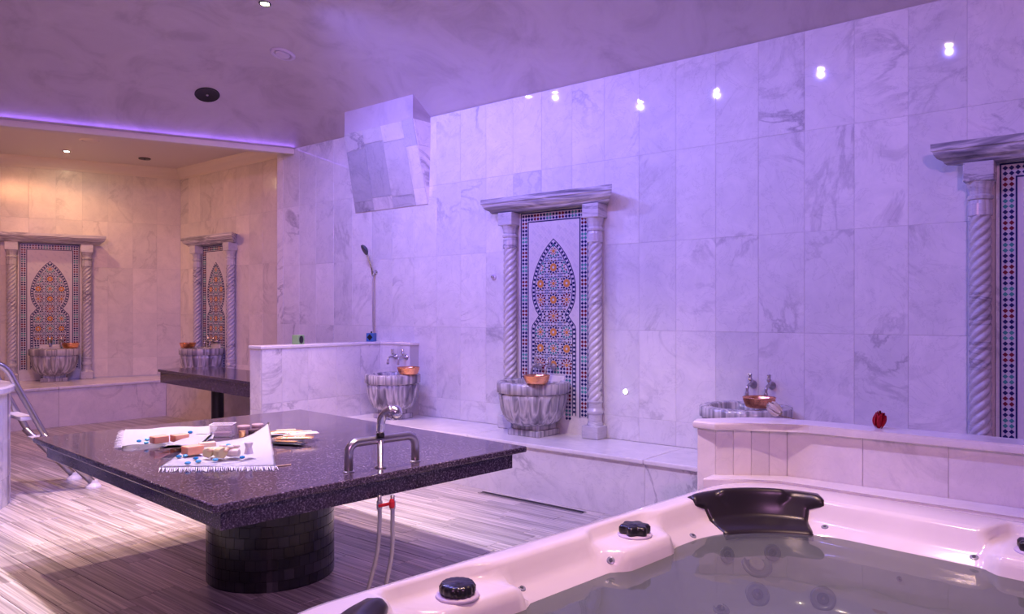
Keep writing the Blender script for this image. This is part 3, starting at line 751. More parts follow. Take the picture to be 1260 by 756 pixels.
bm = B(); lathe(bm, [(.017, 0), (.018, .012), (.014, .02), (.013, .03)], 18); obj('holder_ring', bm, M['black_metal'], spy, smooth=True)
P0 = Vector((0, 0, .02)); P1 = Vector((.003, .002, .07)); P3_ = RT*.052+Vector((0, 0, up.z-.022)); P2 = RT*.018+Vector((0, 0, up.z-.035))
bm = B(); tube(bm, spline([P0, P1, P2, P3_], 6), [.017]*6+[.018]*6+[.019, .020, .022, .024, .026, .027, .027], 16); obj('spray_handle', bm, M['chrome'], spy, smooth=True)
bm = B(); bmesh.ops.create_uvsphere(bm, u_segments=20, v_segments=12, radius=.031, matrix=Matrix.Translation(P3_+RT*.010-Vector((0, 0, .006)))); obj('spray_face', bm, M['chrome'], spy, smooth=True)
# supply hoses and red valve beneath
h0, h1 = at(466, 619, ZTB-.105), at(484, 616, ZTB-.105)
Dh = (h0-CAM).dot(FW)-.0
def hose(p0, q1, lab):
    P0 = atD(*p0, Dh+.06); P0.z = ZTB-.09; P1 = atD(*q1, Dh+.1); P1.z = .006
    mid = P0.lerp(P1, .45)+RT*.015; root = empty('supply_hose', P1, label=lab, cat='hose', group='hoses under the massage table')
    bm = B(); tube(bm, [p-P1 for p in spline([P0, P0-Vector((0, 0, .12)), mid, P1+Vector((0, 0, .1)), P1], 6)], .0085, 10); obj('braided_tube', bm, M['hose'], root, smooth=True)
    bm = B(); lathe(bm, [(.011, 0), (.012, .006), (.012, .03), (.009, .034)], 12, P0-P1-Vector((0, 0, .055))); obj('end_fitting', bm, M['steel'], root)
hose((467, 620), (449, 722), 'left braided steel hose hanging below the massage table')
hose((483, 622), (470, 720), 'right braided steel hose hanging from the red valve')
vp = atD(476, 621, Dh+.05); va = empty('red_valve', vp, math.atan2(RT.y, RT.x), label='red lever valve under the edge of the massage table', cat='valve')
bm = B(); box(bm, -.035, .012, -.006, .006, -.006, .006, .003); bmesh.ops.rotate(bm, cent=(0, 0, 0), matrix=Matrix.Rotation(-.2, 3, 'Y'), verts=bm.verts[:]); obj('lever', bm, M['red'], va)
bm = B(); lathe(bm, [(.010, -.014), (.012, -.006), (.012, .010), (.007, .022)], 14, (.020, 0, 0)); obj('valve_body', bm, M['red'], va)

# ------------------------------------------------------------------ side table in the alcove
ZS = .68
sA, sB = at(194, 454.5, ZS), at(320, 472, ZS); sd = (sB-sA).normalized(); sn = Vector((-sd.y, sd.x, 0)); Ls = 2.2; Ws = .62
st = empty('granite_side_table', (sA.x, sA.y, 0), math.atan2(sd.y, sd.x), label='long narrow black granite table on a black post in the alcove', cat='table')
bm = B(); box(bm, 0, Ls, 0, Ws, ZS-.03, ZS, .006); obj('table_top', bm, M['granite'], st)
for c in ((.02, Ls-.02, .02, .05), (.02, Ls-.02, Ws-.05, Ws-.02)):
    bm = B(); box(bm, *c, ZS-.145, ZS-.031, .003); obj('apron', bm, M['granite'], st)
for c in ((.02, .05, .051, Ws-.051), (Ls-.05, Ls-.02, .051, Ws-.051)):
    bm = B(); box(bm, *c, ZS-.145, ZS-.031, .003); obj('apron', bm, M['granite'], st)
for xx in (.86,):
    bm = B(); lathe(bm, [(.19, 0), (.19, .012), (.066, .02), (.062, .05), (.062, ZS-.05)], 36, (xx, Ws*.45, 0)); obj('post', bm, M['black_metal'], st, smooth=False)

# ------------------------------------------------------------------ plunge pool and its ladder
RP = .80; T_ = at(13, 615, 0); dd = (T_-Vector((0, 0, 0))); dd.z = 0; dd.normalize(); pc = T_+Vector((-dd.y, dd.x, 0))*RP
ZPL = HC-(472-CY)*((T_-CAM).dot(FW))/FPX
pl = empty('plunge_pool', (pc.x, pc.y, 0), label='round marble-clad plunge pool cut off by the left edge', cat='pool')
bm = B(); lathe(bm, [(RP-.02, 0), (RP-.02, ZPL-.05), (RP-.16, ZPL-.05), (RP-.16, .4), (.02, .4)], 72); obj('core', bm, M['grout'], pl)
bm = B(); lathe(bm, [(RP-.18, ZPL-.05), (RP+.02, ZPL-.05), (RP+.025, ZPL-.04), (RP+.025, ZPL-.012), (RP+.01, ZPL), (RP-.17, ZPL), (RP-.18, ZPL-.01)], 72, cap0=False, cap1=False); obj('rim_cap', bm, M['marble_cap'], pl, smooth=False)
mp = None; NS = 54
for k in range(NS):
    a0, a1 = 2*PI*k/NS, 2*PI*(k+1)/NS
    for z0, z1 in ((0, .19), (.19, ZPL-.051)):
        bm = B(); arc_tile(bm, a0+.002, a1-.002, z0+.001, z1-.001, RP-.019, RP+random.uniform(-.002, .001)); obj('stave_tile', bm, M['banded'] if (k*7) % 3 == 0 else M['marble'], pl)
bm = B(); lathe(bm, [(.02, ZPL-.159), (RP-.155, ZPL-.16)], 60, cap0=True, cap1=False); wp = obj('pool_water', bm, M['water'], None); wp.location = (pc.x, pc.y, 0); tag(wp, 'still water inside the round plunge pool', 'water', kind='stuff')
lf1, lf2 = at(91, 590, 0), at(115, 600, 0)
la = empty('pool_ladder', lf2, label='steel pool ladder with curved handrails leaning on the plunge pool', cat='ladder')
fwd = Vector((-.10, -1.0, 0)).normalized()
rw = lf1-lf2; rw.z = 0
def lad(side, s, zz): return rw*side+fwd*s+Vector((0, 0, zz))
for side in (0, 1):
    P = [lad(side, 0, .03), lad(side, .17, .235), lad(side, .33, .43)]
    bm = B(); tube(bm, P, .024, 12); so = obj('stringer', bm, M['steel'], la, smooth=True)
    bm = B(); lathe(bm, [(.055, 0), (.052, .012), (.032, .035), (.028, .055)], 20, lad(side, 0, 0)); obj('rubber_foot', bm, M['white_plastic'], so)
    H = spline([lad(side, .31, .41), lad(side, .40, .60), lad(side, .49, .79), lad(side, .545, .90), lad(side, .62, .945), lad(side, .74, .93), lad(side, .84, .82), lad(side, .88, .55)], 6)
    bm = B(); tube(bm, H, .022, 12); obj('handrail', bm, M['steel'], la, smooth=True)
for s, zz in ((.13, .19), (.27, .36), (.42, .55)):
    bm = B(); c0, c1 = lad(0, s, zz), lad(1, s, zz); extr(bm, [c0-fwd*.045, c1-fwd*.045, c1+fwd*.045, c0+fwd*.045], c0.z-.012, c0.z+.012, .004); obj('tread', bm, M['white_plastic'], la)

# ------------------------------------------------------------------ hot tub
PHI = math.radians(6); EX = Vector((math.cos(PHI), -math.sin(PHI), 0)); EY = Vector((math.sin(PHI), math.cos(PHI), 0)); TC = Vector((-.336, 2.016, 0))
def loc(P): d = Vector((P[0], P[1], 0))-TC; return d.dot(EX), d.dot(EY)
def rr_sdf(u, v, b, r):
    cu, cv = (b[0]+b[1])/2, (b[2]+b[3])/2; hu, hv = (b[1]-b[0])/2-r, (b[3]-b[2])/2-r
    qu, qv = abs(u-cu)-hu, abs(v-cv)-hv
    return math.hypot(max(qu, 0), max(qv, 0))+min(max(qu, qv), 0)-r
def polar(th, ins, r):
    b = (-1.1+ins[0], 1.1-ins[1], -1.30+ins[3], 1.05-ins[2]); lo, hi = 0, 2
    c, s = math.cos(th), math.sin(th)
    for _ in range(26):
        m_ = (lo+hi)/2
        if rr_sdf(m_*c, m_*s, b, r) < 0: lo = m_
        else: hi = m_
    return lo
k1, k2 = loc(at(562, 728, .575)), loc(at(781, 655, .575)); k3 = loc(at(1262, 672, .575))
def pocket(u, v):
    p_ = 0
    for ku, kv, ax in ((k1[0], k1[1], 1), (k2[0], k2[1], 1), (k3[0]+.06, k3[1], 0), (-k1[0], -k1[1], 1), (-k2[0], .1, 1)):
        d = abs((v-kv) if ax else (u-ku)); near = (abs(u-ku) if ax else abs(v-kv)) < .45
        if near: x_ = min(1, max(0, (.20-d)/.075)); p_ = max(p_, x_*x_*(3-2*x_))
    return p_
ZR = .60; ZWt = .495
NTH = 288
PRO = []
for i in range(NTH):
    th = 2*PI*i/NTH
    ro = polar(th, (0, 0, 0, 0), .30); ri = polar(th, (.10, .12, .215, .2), .32); rw_ = polar(th, (.185, .2, .295, .28), .40)
    rs = polar(th, (.25, .27, .40, .38), .42); re_ = polar(th, (.62, .62, .68, .66), .34)*(1+.05*math.cos(6*th+.5))
    p_ = pocket(ro*math.cos(th)*.9, ro*math.sin(th)*.9)
    bulge = .022*math.cos(2*PI*(ro*math.sin(th))/.75)
    L_ = lambda a, b: a+(b-a)*p_
    PRO.append([(ro, 0), (ro, .30), (ro, ZR-.035), (ro-.006, ZR-.012), (ro-.02, ZR-.002), (ro-.04, ZR), (L_(ri+.03, ro-.052), ZR), (L_(ri+.012, ro-.060), L_(ZR-.003, ZR-.008)),
                (L_(ri+.002, ro-.068), L_(ZR-.014, ZR-.030)), (L_(ri-.006, ro-.085), L_(ZR-.035, ZR-.040)), (L_(ri-.02, ri-.085), L_(ZR-.06, ZR-.042)), (L_(ri-.032, ri-.105), L_(ZR-.08, ZR-.050)),
                (L_(rw_+.01, ri-.112), L_(.50, ZR-.075)), (L_(rw_-.005, ri-.12), .47), (L_(rw_-.03, ri-.125), .40), (rs, .32), (rs-.02, .29), (rs-.06, .275), ((rs+re_)/2, .27), (re_+.03, .268), (re_+.005, .262), (re_-.006, .24), (re_-.03, .10), (re_-.06, .05), (re_*.5, .04), (.02, .04)])
TH = empty('hot_tub', TC, label='large white hot tub with moulded seats in the lower right', cat='hot tub')
def tl_(th, r, z): return (EX*(r*math.cos(th))+EY*(r*math.sin(th))+Vector((0, 0, z)))
bm = B(); loft(bm, [[tl_(2*PI*i/NTH, PRO[i][k][0], PRO[i][k][1]) for i in range(NTH)] for k in range(len(PRO[0]))]); shell = obj('shell', bm, M['tub'], TH, smooth=True)
# water surface
bm = B(); vs = [bm.verts.new(tl_(2*PI*i/NTH, PRO[i][12][0]+.004, ZWt)) for i in range(NTH)]; bm.faces.new(vs)
me = bpy.data.meshes.new('tub_water'); bm.to_mesh(me); bm.free(); me.materials.append(M['water'])
wt = obj('tub_water', None, None, mesh=me); wt.location = TC; tag(wt, 'still greyish water filling the hot tub', 'water', kind='stuff')
def surf(th, k):      # shell point at profile index k (float)
    i = th/(2*PI)*NTH % NTH; i0 = int(i) % NTH; i1 = (i0+1) % NTH; fi = i-int(i); k0 = int(min(k, len(PRO[0])-2)); fk = k-k0
    def g(ii): a, b = PRO[ii][k0], PRO[ii][k0+1]; return a[0]+(b[0]-a[0])*fk, a[1]+(b[1]-a[1])*fk
    a, b = g(i0), g(i1); return tl_(th, a[0]+(b[0]-a[0])*fi, a[1]+(b[1]-a[1])*fi)
def cushion(thc, half, k_0, k_1):
    root = None; bm = B(); NU, NV = 44, 22; top, bot = [], []
    for j in range(NV+1):
        t_ = j/NV; k = k_0+(k_1-k_0)*t_
        hw = half*(1-.06*t_) if t_ < .42 else half*(.80-.10*(t_-.42)/.58)
        if .38 < t_ < .5: q = (t_-.38)/.12; hw = half*(.977+(.80-.977)*q)
        rt, rb = [], []
        for i in range(NU+1):
            s = -1+2*i/NU; th = thc+s*hw; P = surf(th, k); c = Vector((-EX*math.cos(th)-EY*math.sin(th))); nrm = (c*t_*1.0+Vector((0, 0, 1.05-t_))).normalized()
            edge = min(1, (1-abs(s))*9)*min(1, t_*10)*min(1, (1-t_)*8); edge = edge**.5
            roll = .022*math.exp(-((t_-.34)/.17)**2)*max(0, min(1, (.56-abs(s))*9))
            rt.append(P+nrm*(.003+.014*edge+roll)); rb.append(P-nrm*.004)
        top.append(rt); bot.append(rb)
    vt = [[bm.verts.new(p) for p in r] for r in top]; vb = [[bm.verts.new(p) for p in r] for r in bot]
    for g_, fl_ in ((vt, 0), (vb, 1)):
        for j in range(NV):
            for i in range(NU): bm.faces.new((g_[j][i], g_[j][i+1], g_[j+1][i+1], g_[j+1][i]))
    for j in range(NV):
        for i in (0, NU): bm.faces.new((vt[j][i], vt[j+1][i], vb[j+1][i], vb[j][i]))
    for i in range(NU):
        for j in (0, NV): bm.faces.new((vt[j][i], vt[j][i+1], vb[j][i+1], vb[j][i]))
    o = obj('headrest', bm, M['pillow'], TH, smooth=True); return o
def theta(P): u, v = loc(P); return math.atan2(v, u)
ta0, ta1 = theta(at(842, 611, ZR)), theta(at(1010, 612, ZR))
cushion((ta0+ta1)/2, abs(ta1-ta0)/2, 5.6, 12.8)
cushion(theta(at(527, 742, ZR))+.21, .22, 5.7, 12.8)
def knob(P, spin, lobed):
    u, v = loc(P); th = math.atan2(v, u); bm = B()
    z0 = ZR-.043
    lathe(bm, [(.056, z0), (.058, z0+.004), (.055, z0+.009), (.03, z0+.010)], 36, Vector((P.x, P.y, 0))-TC); base = obj('valve_ring', bm, M['lilac_plastic'], TH, smooth=True)
    bm = B(); f = (lambda a, z, r: r*(1+.13*math.cos(6*(a+spin)))) if lobed else (lambda a, z, r: r*(1+.025*math.cos(16*a)))
    lathe(bm, [(.044, z0+.009), (.047, z0+.016), (.047, z0+.030), (.041, z0+.038), (.02, z0+.036), (.014, z0+.038), (.004, z0+.040)], 96, Vector((P.x, P.y, 0))-TC, f); obj('valve_knob', bm, M['black'], base, smooth=True)
knob(at(563, 724, ZR-.02), 0, False); knob(at(781, 651, ZR-.02), .3, True); knob(at(1275, 672, ZR-.02), .3, True)
def stud(q, ring, z, r=.010):
    th_best = None; best = 1e9
    for i in range(NTH*2):
        th = PI*i/NTH
        for k in [9.5+.25*j for j in range(22)]:
            P = surf(th, k)+TC; x_, y_, D_ = pix(P)
            if D_ > 0 and (P-CAM).dot(FW) > 0:
                e = (x_-q[0])**2+(y_-q[1])**2
                if e < best: best = e; th_best = (th, k)
    th, k = th_best; P = surf(th, k); n = (surf(th+.02, k)-P).cross(surf(th, k+.3)-P).normalized(); c = -(EX*math.cos(th)+EY*math.sin(th))
    if n.dot(c) < 0: n = -n
    return P, n
def disc(bm, P, n, prof, seg=24):
    m_ = Matrix.Translation(P) @ n.to_track_quat('Z', 'Y').to_matrix().to_4x4(); b2 = B(); lathe(b2, prof, seg); bmesh.ops.transform(b2, matrix=m_, verts=b2.verts[:])
    me = bpy.data.meshes.new('t'); b2.to_mesh(me); b2.free(); bm.from_mesh(me); bpy.data.meshes.remove(me)
for q in ((643, 724), (755, 689), (1017, 650), (1198, 687), (853, 660)):
    P, n = stud(q, None, 0); bm = B(); disc(bm, P, n, [(.013, 0), (.012, .003), (.008, .004)]); lt = obj('tub_light', bm, M['jet_grey'], TH)
    bm = B(); disc(bm, P+n*.003, n, [(.006, 0), (.005, .003), (.001, .0035)]); obj('light_lens', bm, M['jet_dark'], lt)
for q, r in (((893, 672), .030), ((951, 667), .030), ((930, 691), .055), ((935, 730), .042), ((1012, 735), .042), ((885, 751), .03), ((1108, 711), .008)):
    bestP = None; best = 1e9
    for i in range(NTH):
        th = 2*PI*i/NTH
        for k in [13.6+.25*j for j in range(34)]:
            P = surf(th, k)+TC; x_, y_, D_ = pix(P)
            if D_ > .5 and P.y > 1.2:
                e = (x_-q[0])**2+(y_-q[1])**2
                if e < best: best = e; bestP = (th, k)
    th, k = bestP; P = surf(th, k); n = (surf(th+.02, k)-P).cross(surf(th, k+.3)-P).normalized(); c = -(EX*math.cos(th)+EY*math.sin(th))*.8+Vector((0, 0, 1))
    if n.dot(c) < 0: n = -n
    bm = B(); disc(bm, P, n, [(r, 0), (r, .005), (r*.82, .009), (r*.68, .004), (r*.6, .004)], 30); jt = obj('jet', bm, M['jet_grey'], TH, smooth=True)
    bm = B(); disc(bm, P+n*.003, n, [(r*.5, 0), (r*.45, .006), (r*.2, .007), (.001, .003)], 24); obj('jet_nozzle', bm, M['jet_dark'] if r != .055 else M['shell'], jt)

# ------------------------------------------------------------------ low wall behind the tub
ZC = .835
W1 = [Vector((-1.385, 3.035, 0)), Vector((-1.147, 3.215, 0)), Vector((.95, 3.19, 0))]
W2 = [Vector((-1.462, 3.025, 0)), Vector((-1.475, 3.075, 0)), Vector((-1.215, 3.335, 0)), Vector((.95, 3.33, 0))]
lw = empty('low_marble_wall', (-.3, 3.26, 0), label='low white marble wall with rounded cap curving behind the hot tub', cat='low wall'); lo_ = lw.location
bm = B(); ins = lambda P, d: P
core = [W1[0]+Vector((-.001, .0025, 0)), W1[1]+Vector((-.001, .0025, 0)), W1[2]+Vector((0, .0025, 0)), W2[3]-Vector((0, .01, 0)), W2[2]-Vector((0, .01, 0)), W2[1]+Vector((.003, 0, 0)), W2[0]+Vector((.003, .003, 0))]
extr(bm, [p-lo_ for p in core], 0, ZC-.033); obj('core', bm, M['grout'], lw)
def face_tiles(a, b, n, z0, z1, off=.0):
    d = (b-a); Ld = d.length; d.normalize(); nn = Vector((d.y, -d.x, 0))
    for k in range(n):
        p = a+d*(Ld*(k+.5)/n)-nn*.010
        tile(lw, M['marble_cap'], Ld/n-.0025, z1-z0-.002, .011, Matrix.Translation(Vector((p.x, p.y, (z0+z1)/2))-lo_) @ Matrix.Rotation(math.atan2(d.y, d.x), 4, 'Z'))
face_tiles(W1[0], W1[1], 4, .30, ZC-.033); face_tiles(W1[1], W1[2], 7, .30, ZC-.033); face_tiles(W2[0], W1[0], 1, .0, ZC-.033); face_tiles(W2[1], W2[0], 1, 0, ZC-.033)
cap = [Vector((-1.375, 3.005, 0)), Vector((-1.260, 3.095, 0)), Vector((-1.140, 3.178, 0)), Vector((-1.05, 3.192, 0)), Vector((.95, 3.165, 0)), Vector((.95, 3.35, 0)), Vector((-1.22, 3.355, 0)), Vector((-1.35, 3.25, 0)), Vector((-1.50, 3.085, 0)), Vector((-1.478, 3.012, 0))]
bm = B(); extr(bm, [p-lo_ for p in cap], ZC-.032, ZC); es = [e for e in bm.edges if abs(e.verts[0].co.z-e.verts[1].co.z) < .001]
bmesh.ops.bevel(bm, geom=es, offset=.013, segments=3, affect='EDGES', profile=.6); obj('cap', bm, M['marble_cap'], lw)
# marble ledge between tub and wall
bm = B(); extr(bm, [Vector(p)-lo_ for p in ((-1.395, 2.93, 0), (-1.14, 3.10, 0), (.9, 3.0, 0), (.95, 3.186, 0), (-1.145, 3.212, 0), (-1.40, 3.04, 0))], .30, .612, .006); obj('ledge', bm, M['marble_cap'], lw)

# roses
def rose(p, m, lab, s, tilt, name, npet=15):
    root = empty(name, p, label=lab, cat='flower', group='roses on the low wall')
    R = Matrix.Rotation(tilt[0], 4, 'X') @ Matrix.Rotation(tilt[1], 4, 'Y')
    lift = Matrix.Translation((0, 0, s*.02))
    for k in range(npet):
        a = k*2.4; o_ = k/(npet-1); bm = B(); NU, NV = 6, 6; rows_ = []
        for j in range(NV+1):
            v = j/NV; row = []
            for i in range(NU+1):
                u = -1+2*i/NU; ww = (.30+.85*o_)*math.sin(PI*(.18+.62*v))*.62
                rad = s*(.05+.40*o_)*math.sin(PI*(.15+(.66-.14*(k % 3))*v))*(1-.10*v)
                ang = a+u*ww*(1.9-1.0*o_); zz = s*(v*(1.05-.22*o_)-.12*u*u*v)
                rr = rad*(1-.04*u*u)+s*.05*math.sin(7*u+k*1.7)*v*v
                row.append(bm.verts.new(lift @ (R @ Vector((rr*math.cos(ang), rr*math.sin(ang), zz)))))
            rows_.append(row)
        for j in range(NV):
            for i in range(NU): bm.faces.new((rows_[j][i], rows_[j][i+1], rows_[j+1][i+1], rows_[j+1][i]))
        bmesh.ops.solidify(bm, geom=bm.faces[:], thickness=.0012)
        obj('petal', bm, m, root, smooth=True)
    return root, R
pr_ = at(1081, 527, ZC); rose(pr_, M['rose_red'], 'dried red rose bloom on the low wall cap', .068, (.12, .1), 'rose_bloom')
pw = at(951, 514.5, ZC); rw2, R_ = rose(Vector((pw.x+.035, pw.y, ZC+.019)), M['rose_white'], 'cream rose bloom lying on its side on the low wall cap', .074, (-.30, -1.05), 'rose_bloom')
bm = B(); tube(bm, [Vector((-.01, 0, -.006)), Vector((.05, .02, -.018)), Vector((.10, .03, -.021))], .0018, 6); obj('stem', bm, M['stem'], rw2)

# ------------------------------------------------------------------ things on the massage table
def patch(c00, c10, c11, c01, nu, nv, zf, name, parent, m, th=.004):
    bm = B(); rows_ = []
    for j in range(nv+1):
        v = j/nv; row = []
        for i in range(nu+1):
            u = i/nu; P = (c00*(1-u)+c10*u)*(1-v)+(c01*(1-u)+c11*u)*v; P = P.copy(); P.z = ZTB+.002+zf(u, v); row.append(bm.verts.new(P-parent.location))
        rows_.append(row)
    for j in range(nv):
        for i in range(nu): bm.faces.new((rows_[j][i], rows_[j][i+1], rows_[j+1][i+1], rows_[j+1][i]))
    bmesh.ops.solidify(bm, geom=bm.faces[:], thickness=th); return obj(name, bm, m, parent, smooth=True)
def fringe(a, b, out_, n, parent):
    bm = B()
    for k in range(n):
        p = a.lerp(b, (k+.5)/n); p.z = ZTB+.006; q = p+out_*random.uniform(.35, .7)+Vector((random.uniform(-.006, .006), random.uniform(-.006, .006), 0)); q.z = ZTB+.0025
        m_ = (p+q)/2; m_.z += random.uniform(.001, .006)
        tube(bm, [x-parent.location for x in (p, m_, q)], [.0019, .0017, .0010], 4)
    o = obj('fringe', bm, M['towel'], parent); o['kind'] = 'stuff'
zt_ = ZTB+.01
c = [at(x, y, zt_) for x, y in ((150, 550), (262, 541), (268, 524), (154, 529))]
tw = empty('hammam_towel', (c[0].x, c[0].y, ZTB), label='white fringed towel lying flat at the back left of the granite table', cat='towel')
patch(*c, 26, 12, lambda u, v: .010+.004*math.sin(9*u)*math.sin(3*v+1)+.003*noise.noise((u*6, v*4, 0)), 'cloth', tw, M['towel'], .007)
fringe(c[0], c[3], (c[0]-c[1]).normalized()*.055, 90, tw)
c = [at(x, y, zt_) for x, y in ((196, 575), (340, 573), (331, 534), (240, 546))]
tw2 = empty('hammam_towel', (c[0].x, c[0].y, ZTB), label='white fringed towel at the front with one corner standing up', cat='towel')
patch(*c, 34, 20, lambda u, v: .006+.003*math.sin(7*u+2*v)+.004*noise.noise((u*5, v*5, 3))*1.0+.064*max(0, (u-.58)/.42)**2*max(0, (v-.05)/.95)**1.7, 'cloth', tw2, M['towel'], .006)
fringe(c[0], c[1], (at(268, 585, zt_)-at(268, 576, zt_))*.75, 110, tw2)
c3 = [at(x, y, zt_) for x, y in ((196, 556), (246, 552), (262, 537), (236, 541))]
tw3 = empty('hammam_towel', (c3[0].x, c3[0].y, ZTB), label='small folded white cloth tucked between the two towels', cat='towel')
patch(*c3, 12, 8, lambda u, v: .028+.004*math.sin(6*u), 'cloth', tw3, M['towel'], .006)
patch(*[p+Vector((0, 0, 0)) for p in c3], 12, 8, lambda u, v: .020, 'fold', tw3, M['towel'], .004)
def boxthing(name, q, z, size, rz, m, lab, cat, tilt=0, bev=.004, group=None):
    P = at(*q, z); o = empty(name, P, rz, label=lab, cat=cat, group=group)
    bm = B(); box(bm, -size[0]/2, size[0]/2, -size[1]/2, size[1]/2, 0, size[2], bev)
    if tilt: bmesh.ops.rotate(bm, cent=(0, 0, 0), matrix=Matrix.Rotation(tilt, 3, 'Y'), verts=bm.verts[:])
    obj(name+'_body', bm, m, o, smooth=False); return o
zt2 = ZTB+.018
for q, rz, lab, sz in (((196, 545), .9, 'orange soap bar left on the back towel', (.072, .055, .034)), ((221, 543), .9, 'orange soap bar right of its twin on the back towel', (.072, .055, .034)),
                       ((237, 559), .9, 'orange soap bar standing near the front towel edge', (.078, .06, .038))):
    s = boxthing('soap_bar', q, zt2, sz, YAW+rz, M['soap'], lab, 'soap', group='orange soap bars')
    bm = B(); box(bm, -sz[0]/2+.006, sz[0]/2-.006, -.004, .004, sz[2]-.001, sz[2]+.0015, .0008); obj('pressed_line', bm, M['pale_soap'], s)
s = boxthing('soap_bar', (255, 550), zt2, (.075, .035, .022), YAW+.6, M['pale_soap'], 'thin pale soap bar behind the loofah bundle', 'soap')
# loofah bundle with shells
lp = at(272, 563, zt2); lb = empty('loofah_bundle', lp, YAW, label='net bundle of yellow loofah slices and shells on the front towel', cat='loofah')
for k, (x, y, r, l_) in enumerate(((-.055, .0, .021, .03), (-.02, .015, .020, .03), (.005, -.02, .024, .035), (.05, .012, .018, .05), (-.05, .045, .017, .03), (.03, .045, .02, .05))):
    bm = B(); lathe(bm, [(r*.9, -l_/2), (r, -l_/2+.003), (r, l_/2-.003), (r*.9, l_/2)], 18, f=lambda a, z, rr: rr*(1+.06*math.cos(5*a)))
    bmesh.ops.transform(bm, matrix=Matrix.Translation((x, y, r)) @ Matrix.Rotation(.5*k, 4, 'Z') @ Matrix.Rotation(PI/2, 4, 'X'), verts=bm.verts[:]); obj('loofah_slice', bm, M['loofah'] if k in (0, 2, 4) else M['shell'], lb)
for k in range(12):
    bm = B(); bmesh.ops.create_icosphere(bm, subdivisions=2, radius=.012, matrix=Matrix.Translation((random.uniform(-.06, .085), random.uniform(-.02, .05), .030+random.uniform(0, .016))) @ Matrix.Diagonal((1.3, .9, .7, 1))); obj('seashell', bm, M['shell'] if k % 3 else M['brush_wood'], lb, smooth=True)
bm = B(); lathe(bm, [(.02, 0), (.014, .03), (.02, .05)], 12, (.11, .03, .01)); obj('net_knot', bm, M['film'], lb)
for k, (q, lab, mk) in enumerate((((220, 562), 'dark blue glass pebble at the left of the front towel group', 0), ((228, 561), 'small pale blue glass pebble behind the dark one on the front towel', 1), ((241, 564), 'deep blue glass pebble nearest the orange soap on the front towel', 0),
        ((244, 568), 'bright blue glass pebble in the middle of the front towel group', 1), ((231, 570), 'pale blue glass pebble nearest the fringe of the front towel', 1), ((281, 548), 'blue glass pebble behind the loofah bundle', 1),
        ((298, 563), 'blue glass pebble alone to the right of the loofah bundle', 0), ((265, 566), 'pale blue glass pebble under the loofah bundle', 1), ((234, 532), 'small blue glass pebble at the right end of the back towel', 0),
        ((171, 543), 'small dark blue glass pebble left on the back towel', 0), ((181, 541), 'bright blue glass pebble on the back towel', 1), ((180, 545), 'blue glass pebble in front of the bright one on the back towel', 1))):
    P = at(*q, zt2+.002); o = empty('glass_pebble', P, random.uniform(0, 3), label=lab, cat='pebble', group='blue glass pebbles')
    bm = B(); bmesh.ops.create_uvsphere(bm, u_segments=16, v_segments=8, radius=1, matrix=Matrix.Diagonal((.013, .011, .0065, 1))); obj('glass', bm, M['blue_glass'] if not mk else M['pale_blue_glass'], o, smooth=True)
# clear acrylic box with lid
P = at(274, 537, ZTB); ab = empty('acrylic_box', (P.x, P.y, ZTB), YAW+.08, label='clear acrylic box with a few small items behind the front towel', cat='box')
a0, a1, b0, b1, hh = -.055, .055, -.04, .04, .062
for nm, c in (('base_plate', (a0, a1, b0, b1, .001, .004)), ('side_pane', (a0, a0+.003, b0, b1, .004, hh)), ('side_pane', (a1-.003, a1, b0, b1, .004, hh)), ('side_pane', (a0+.003, a1-.003, b0, b0+.003, .004, hh)), ('side_pane', (a0+.003, a1-.003, b1-.003, b1, .004, hh)), ('lid', (a0-.002, a1+.002, b0-.002, b1+.002, hh, hh+.004))):
    bm = B(); box(bm, *c, .0006); obj(nm, bm, M['acrylic'], ab)
bm = B()
for s in (b0-.002, b1+.002): tube(bm, [(a0-.002, s, hh+.002), (a1+.002, s, hh+.002)], .0022, 6)
for s in (a0-.002, a1+.002): tube(bm, [(s, b0-.002, hh+.002), (s, b1+.002, hh+.002)], .0022, 6)
obj('bright_edge', bm, M['film'], ab)
bm = B(); box(bm, -.04, .04, -.025, .025, .004, .022, .003); obj('contents', bm, M['pink_jar'], ab)
# jars behind
for k, (q, r, h_, mk, lab) in enumerate((((300, 534), .032, .030, 'pink_jar', 'rose-pink lidded jar right beside the acrylic box'), ((317, 531), .030, .026, 'pink_jar', 'rose-pink lidded jar at the back behind the raised towel corner'), ((312, 537), .026, .022, 'dark_jar', 'dark low jar in front of the pink jars'), ((298, 540), .016, .026, 'gold_foil', 'tiny copper-coloured jar next to the acrylic box'))):
    P = at(*q, ZTB); o = empty('cosmetic_jar', (P.x, P.y, ZTB), label=lab, cat='jar', group='cosmetic jars')
    bm = B(); lathe(bm, [(r*.92, 0), (r, .004), (r, h_-.002), (r*.9, h_)], 24); obj('jar_body', bm, M[mk], o)
    bm = B(); lathe(bm, [(r*1.04, h_), (r*1.06, h_+.003), (r*1.06, h_+.011), (r, h_+.014)], 24); obj('jar_lid', bm, M[mk], o)
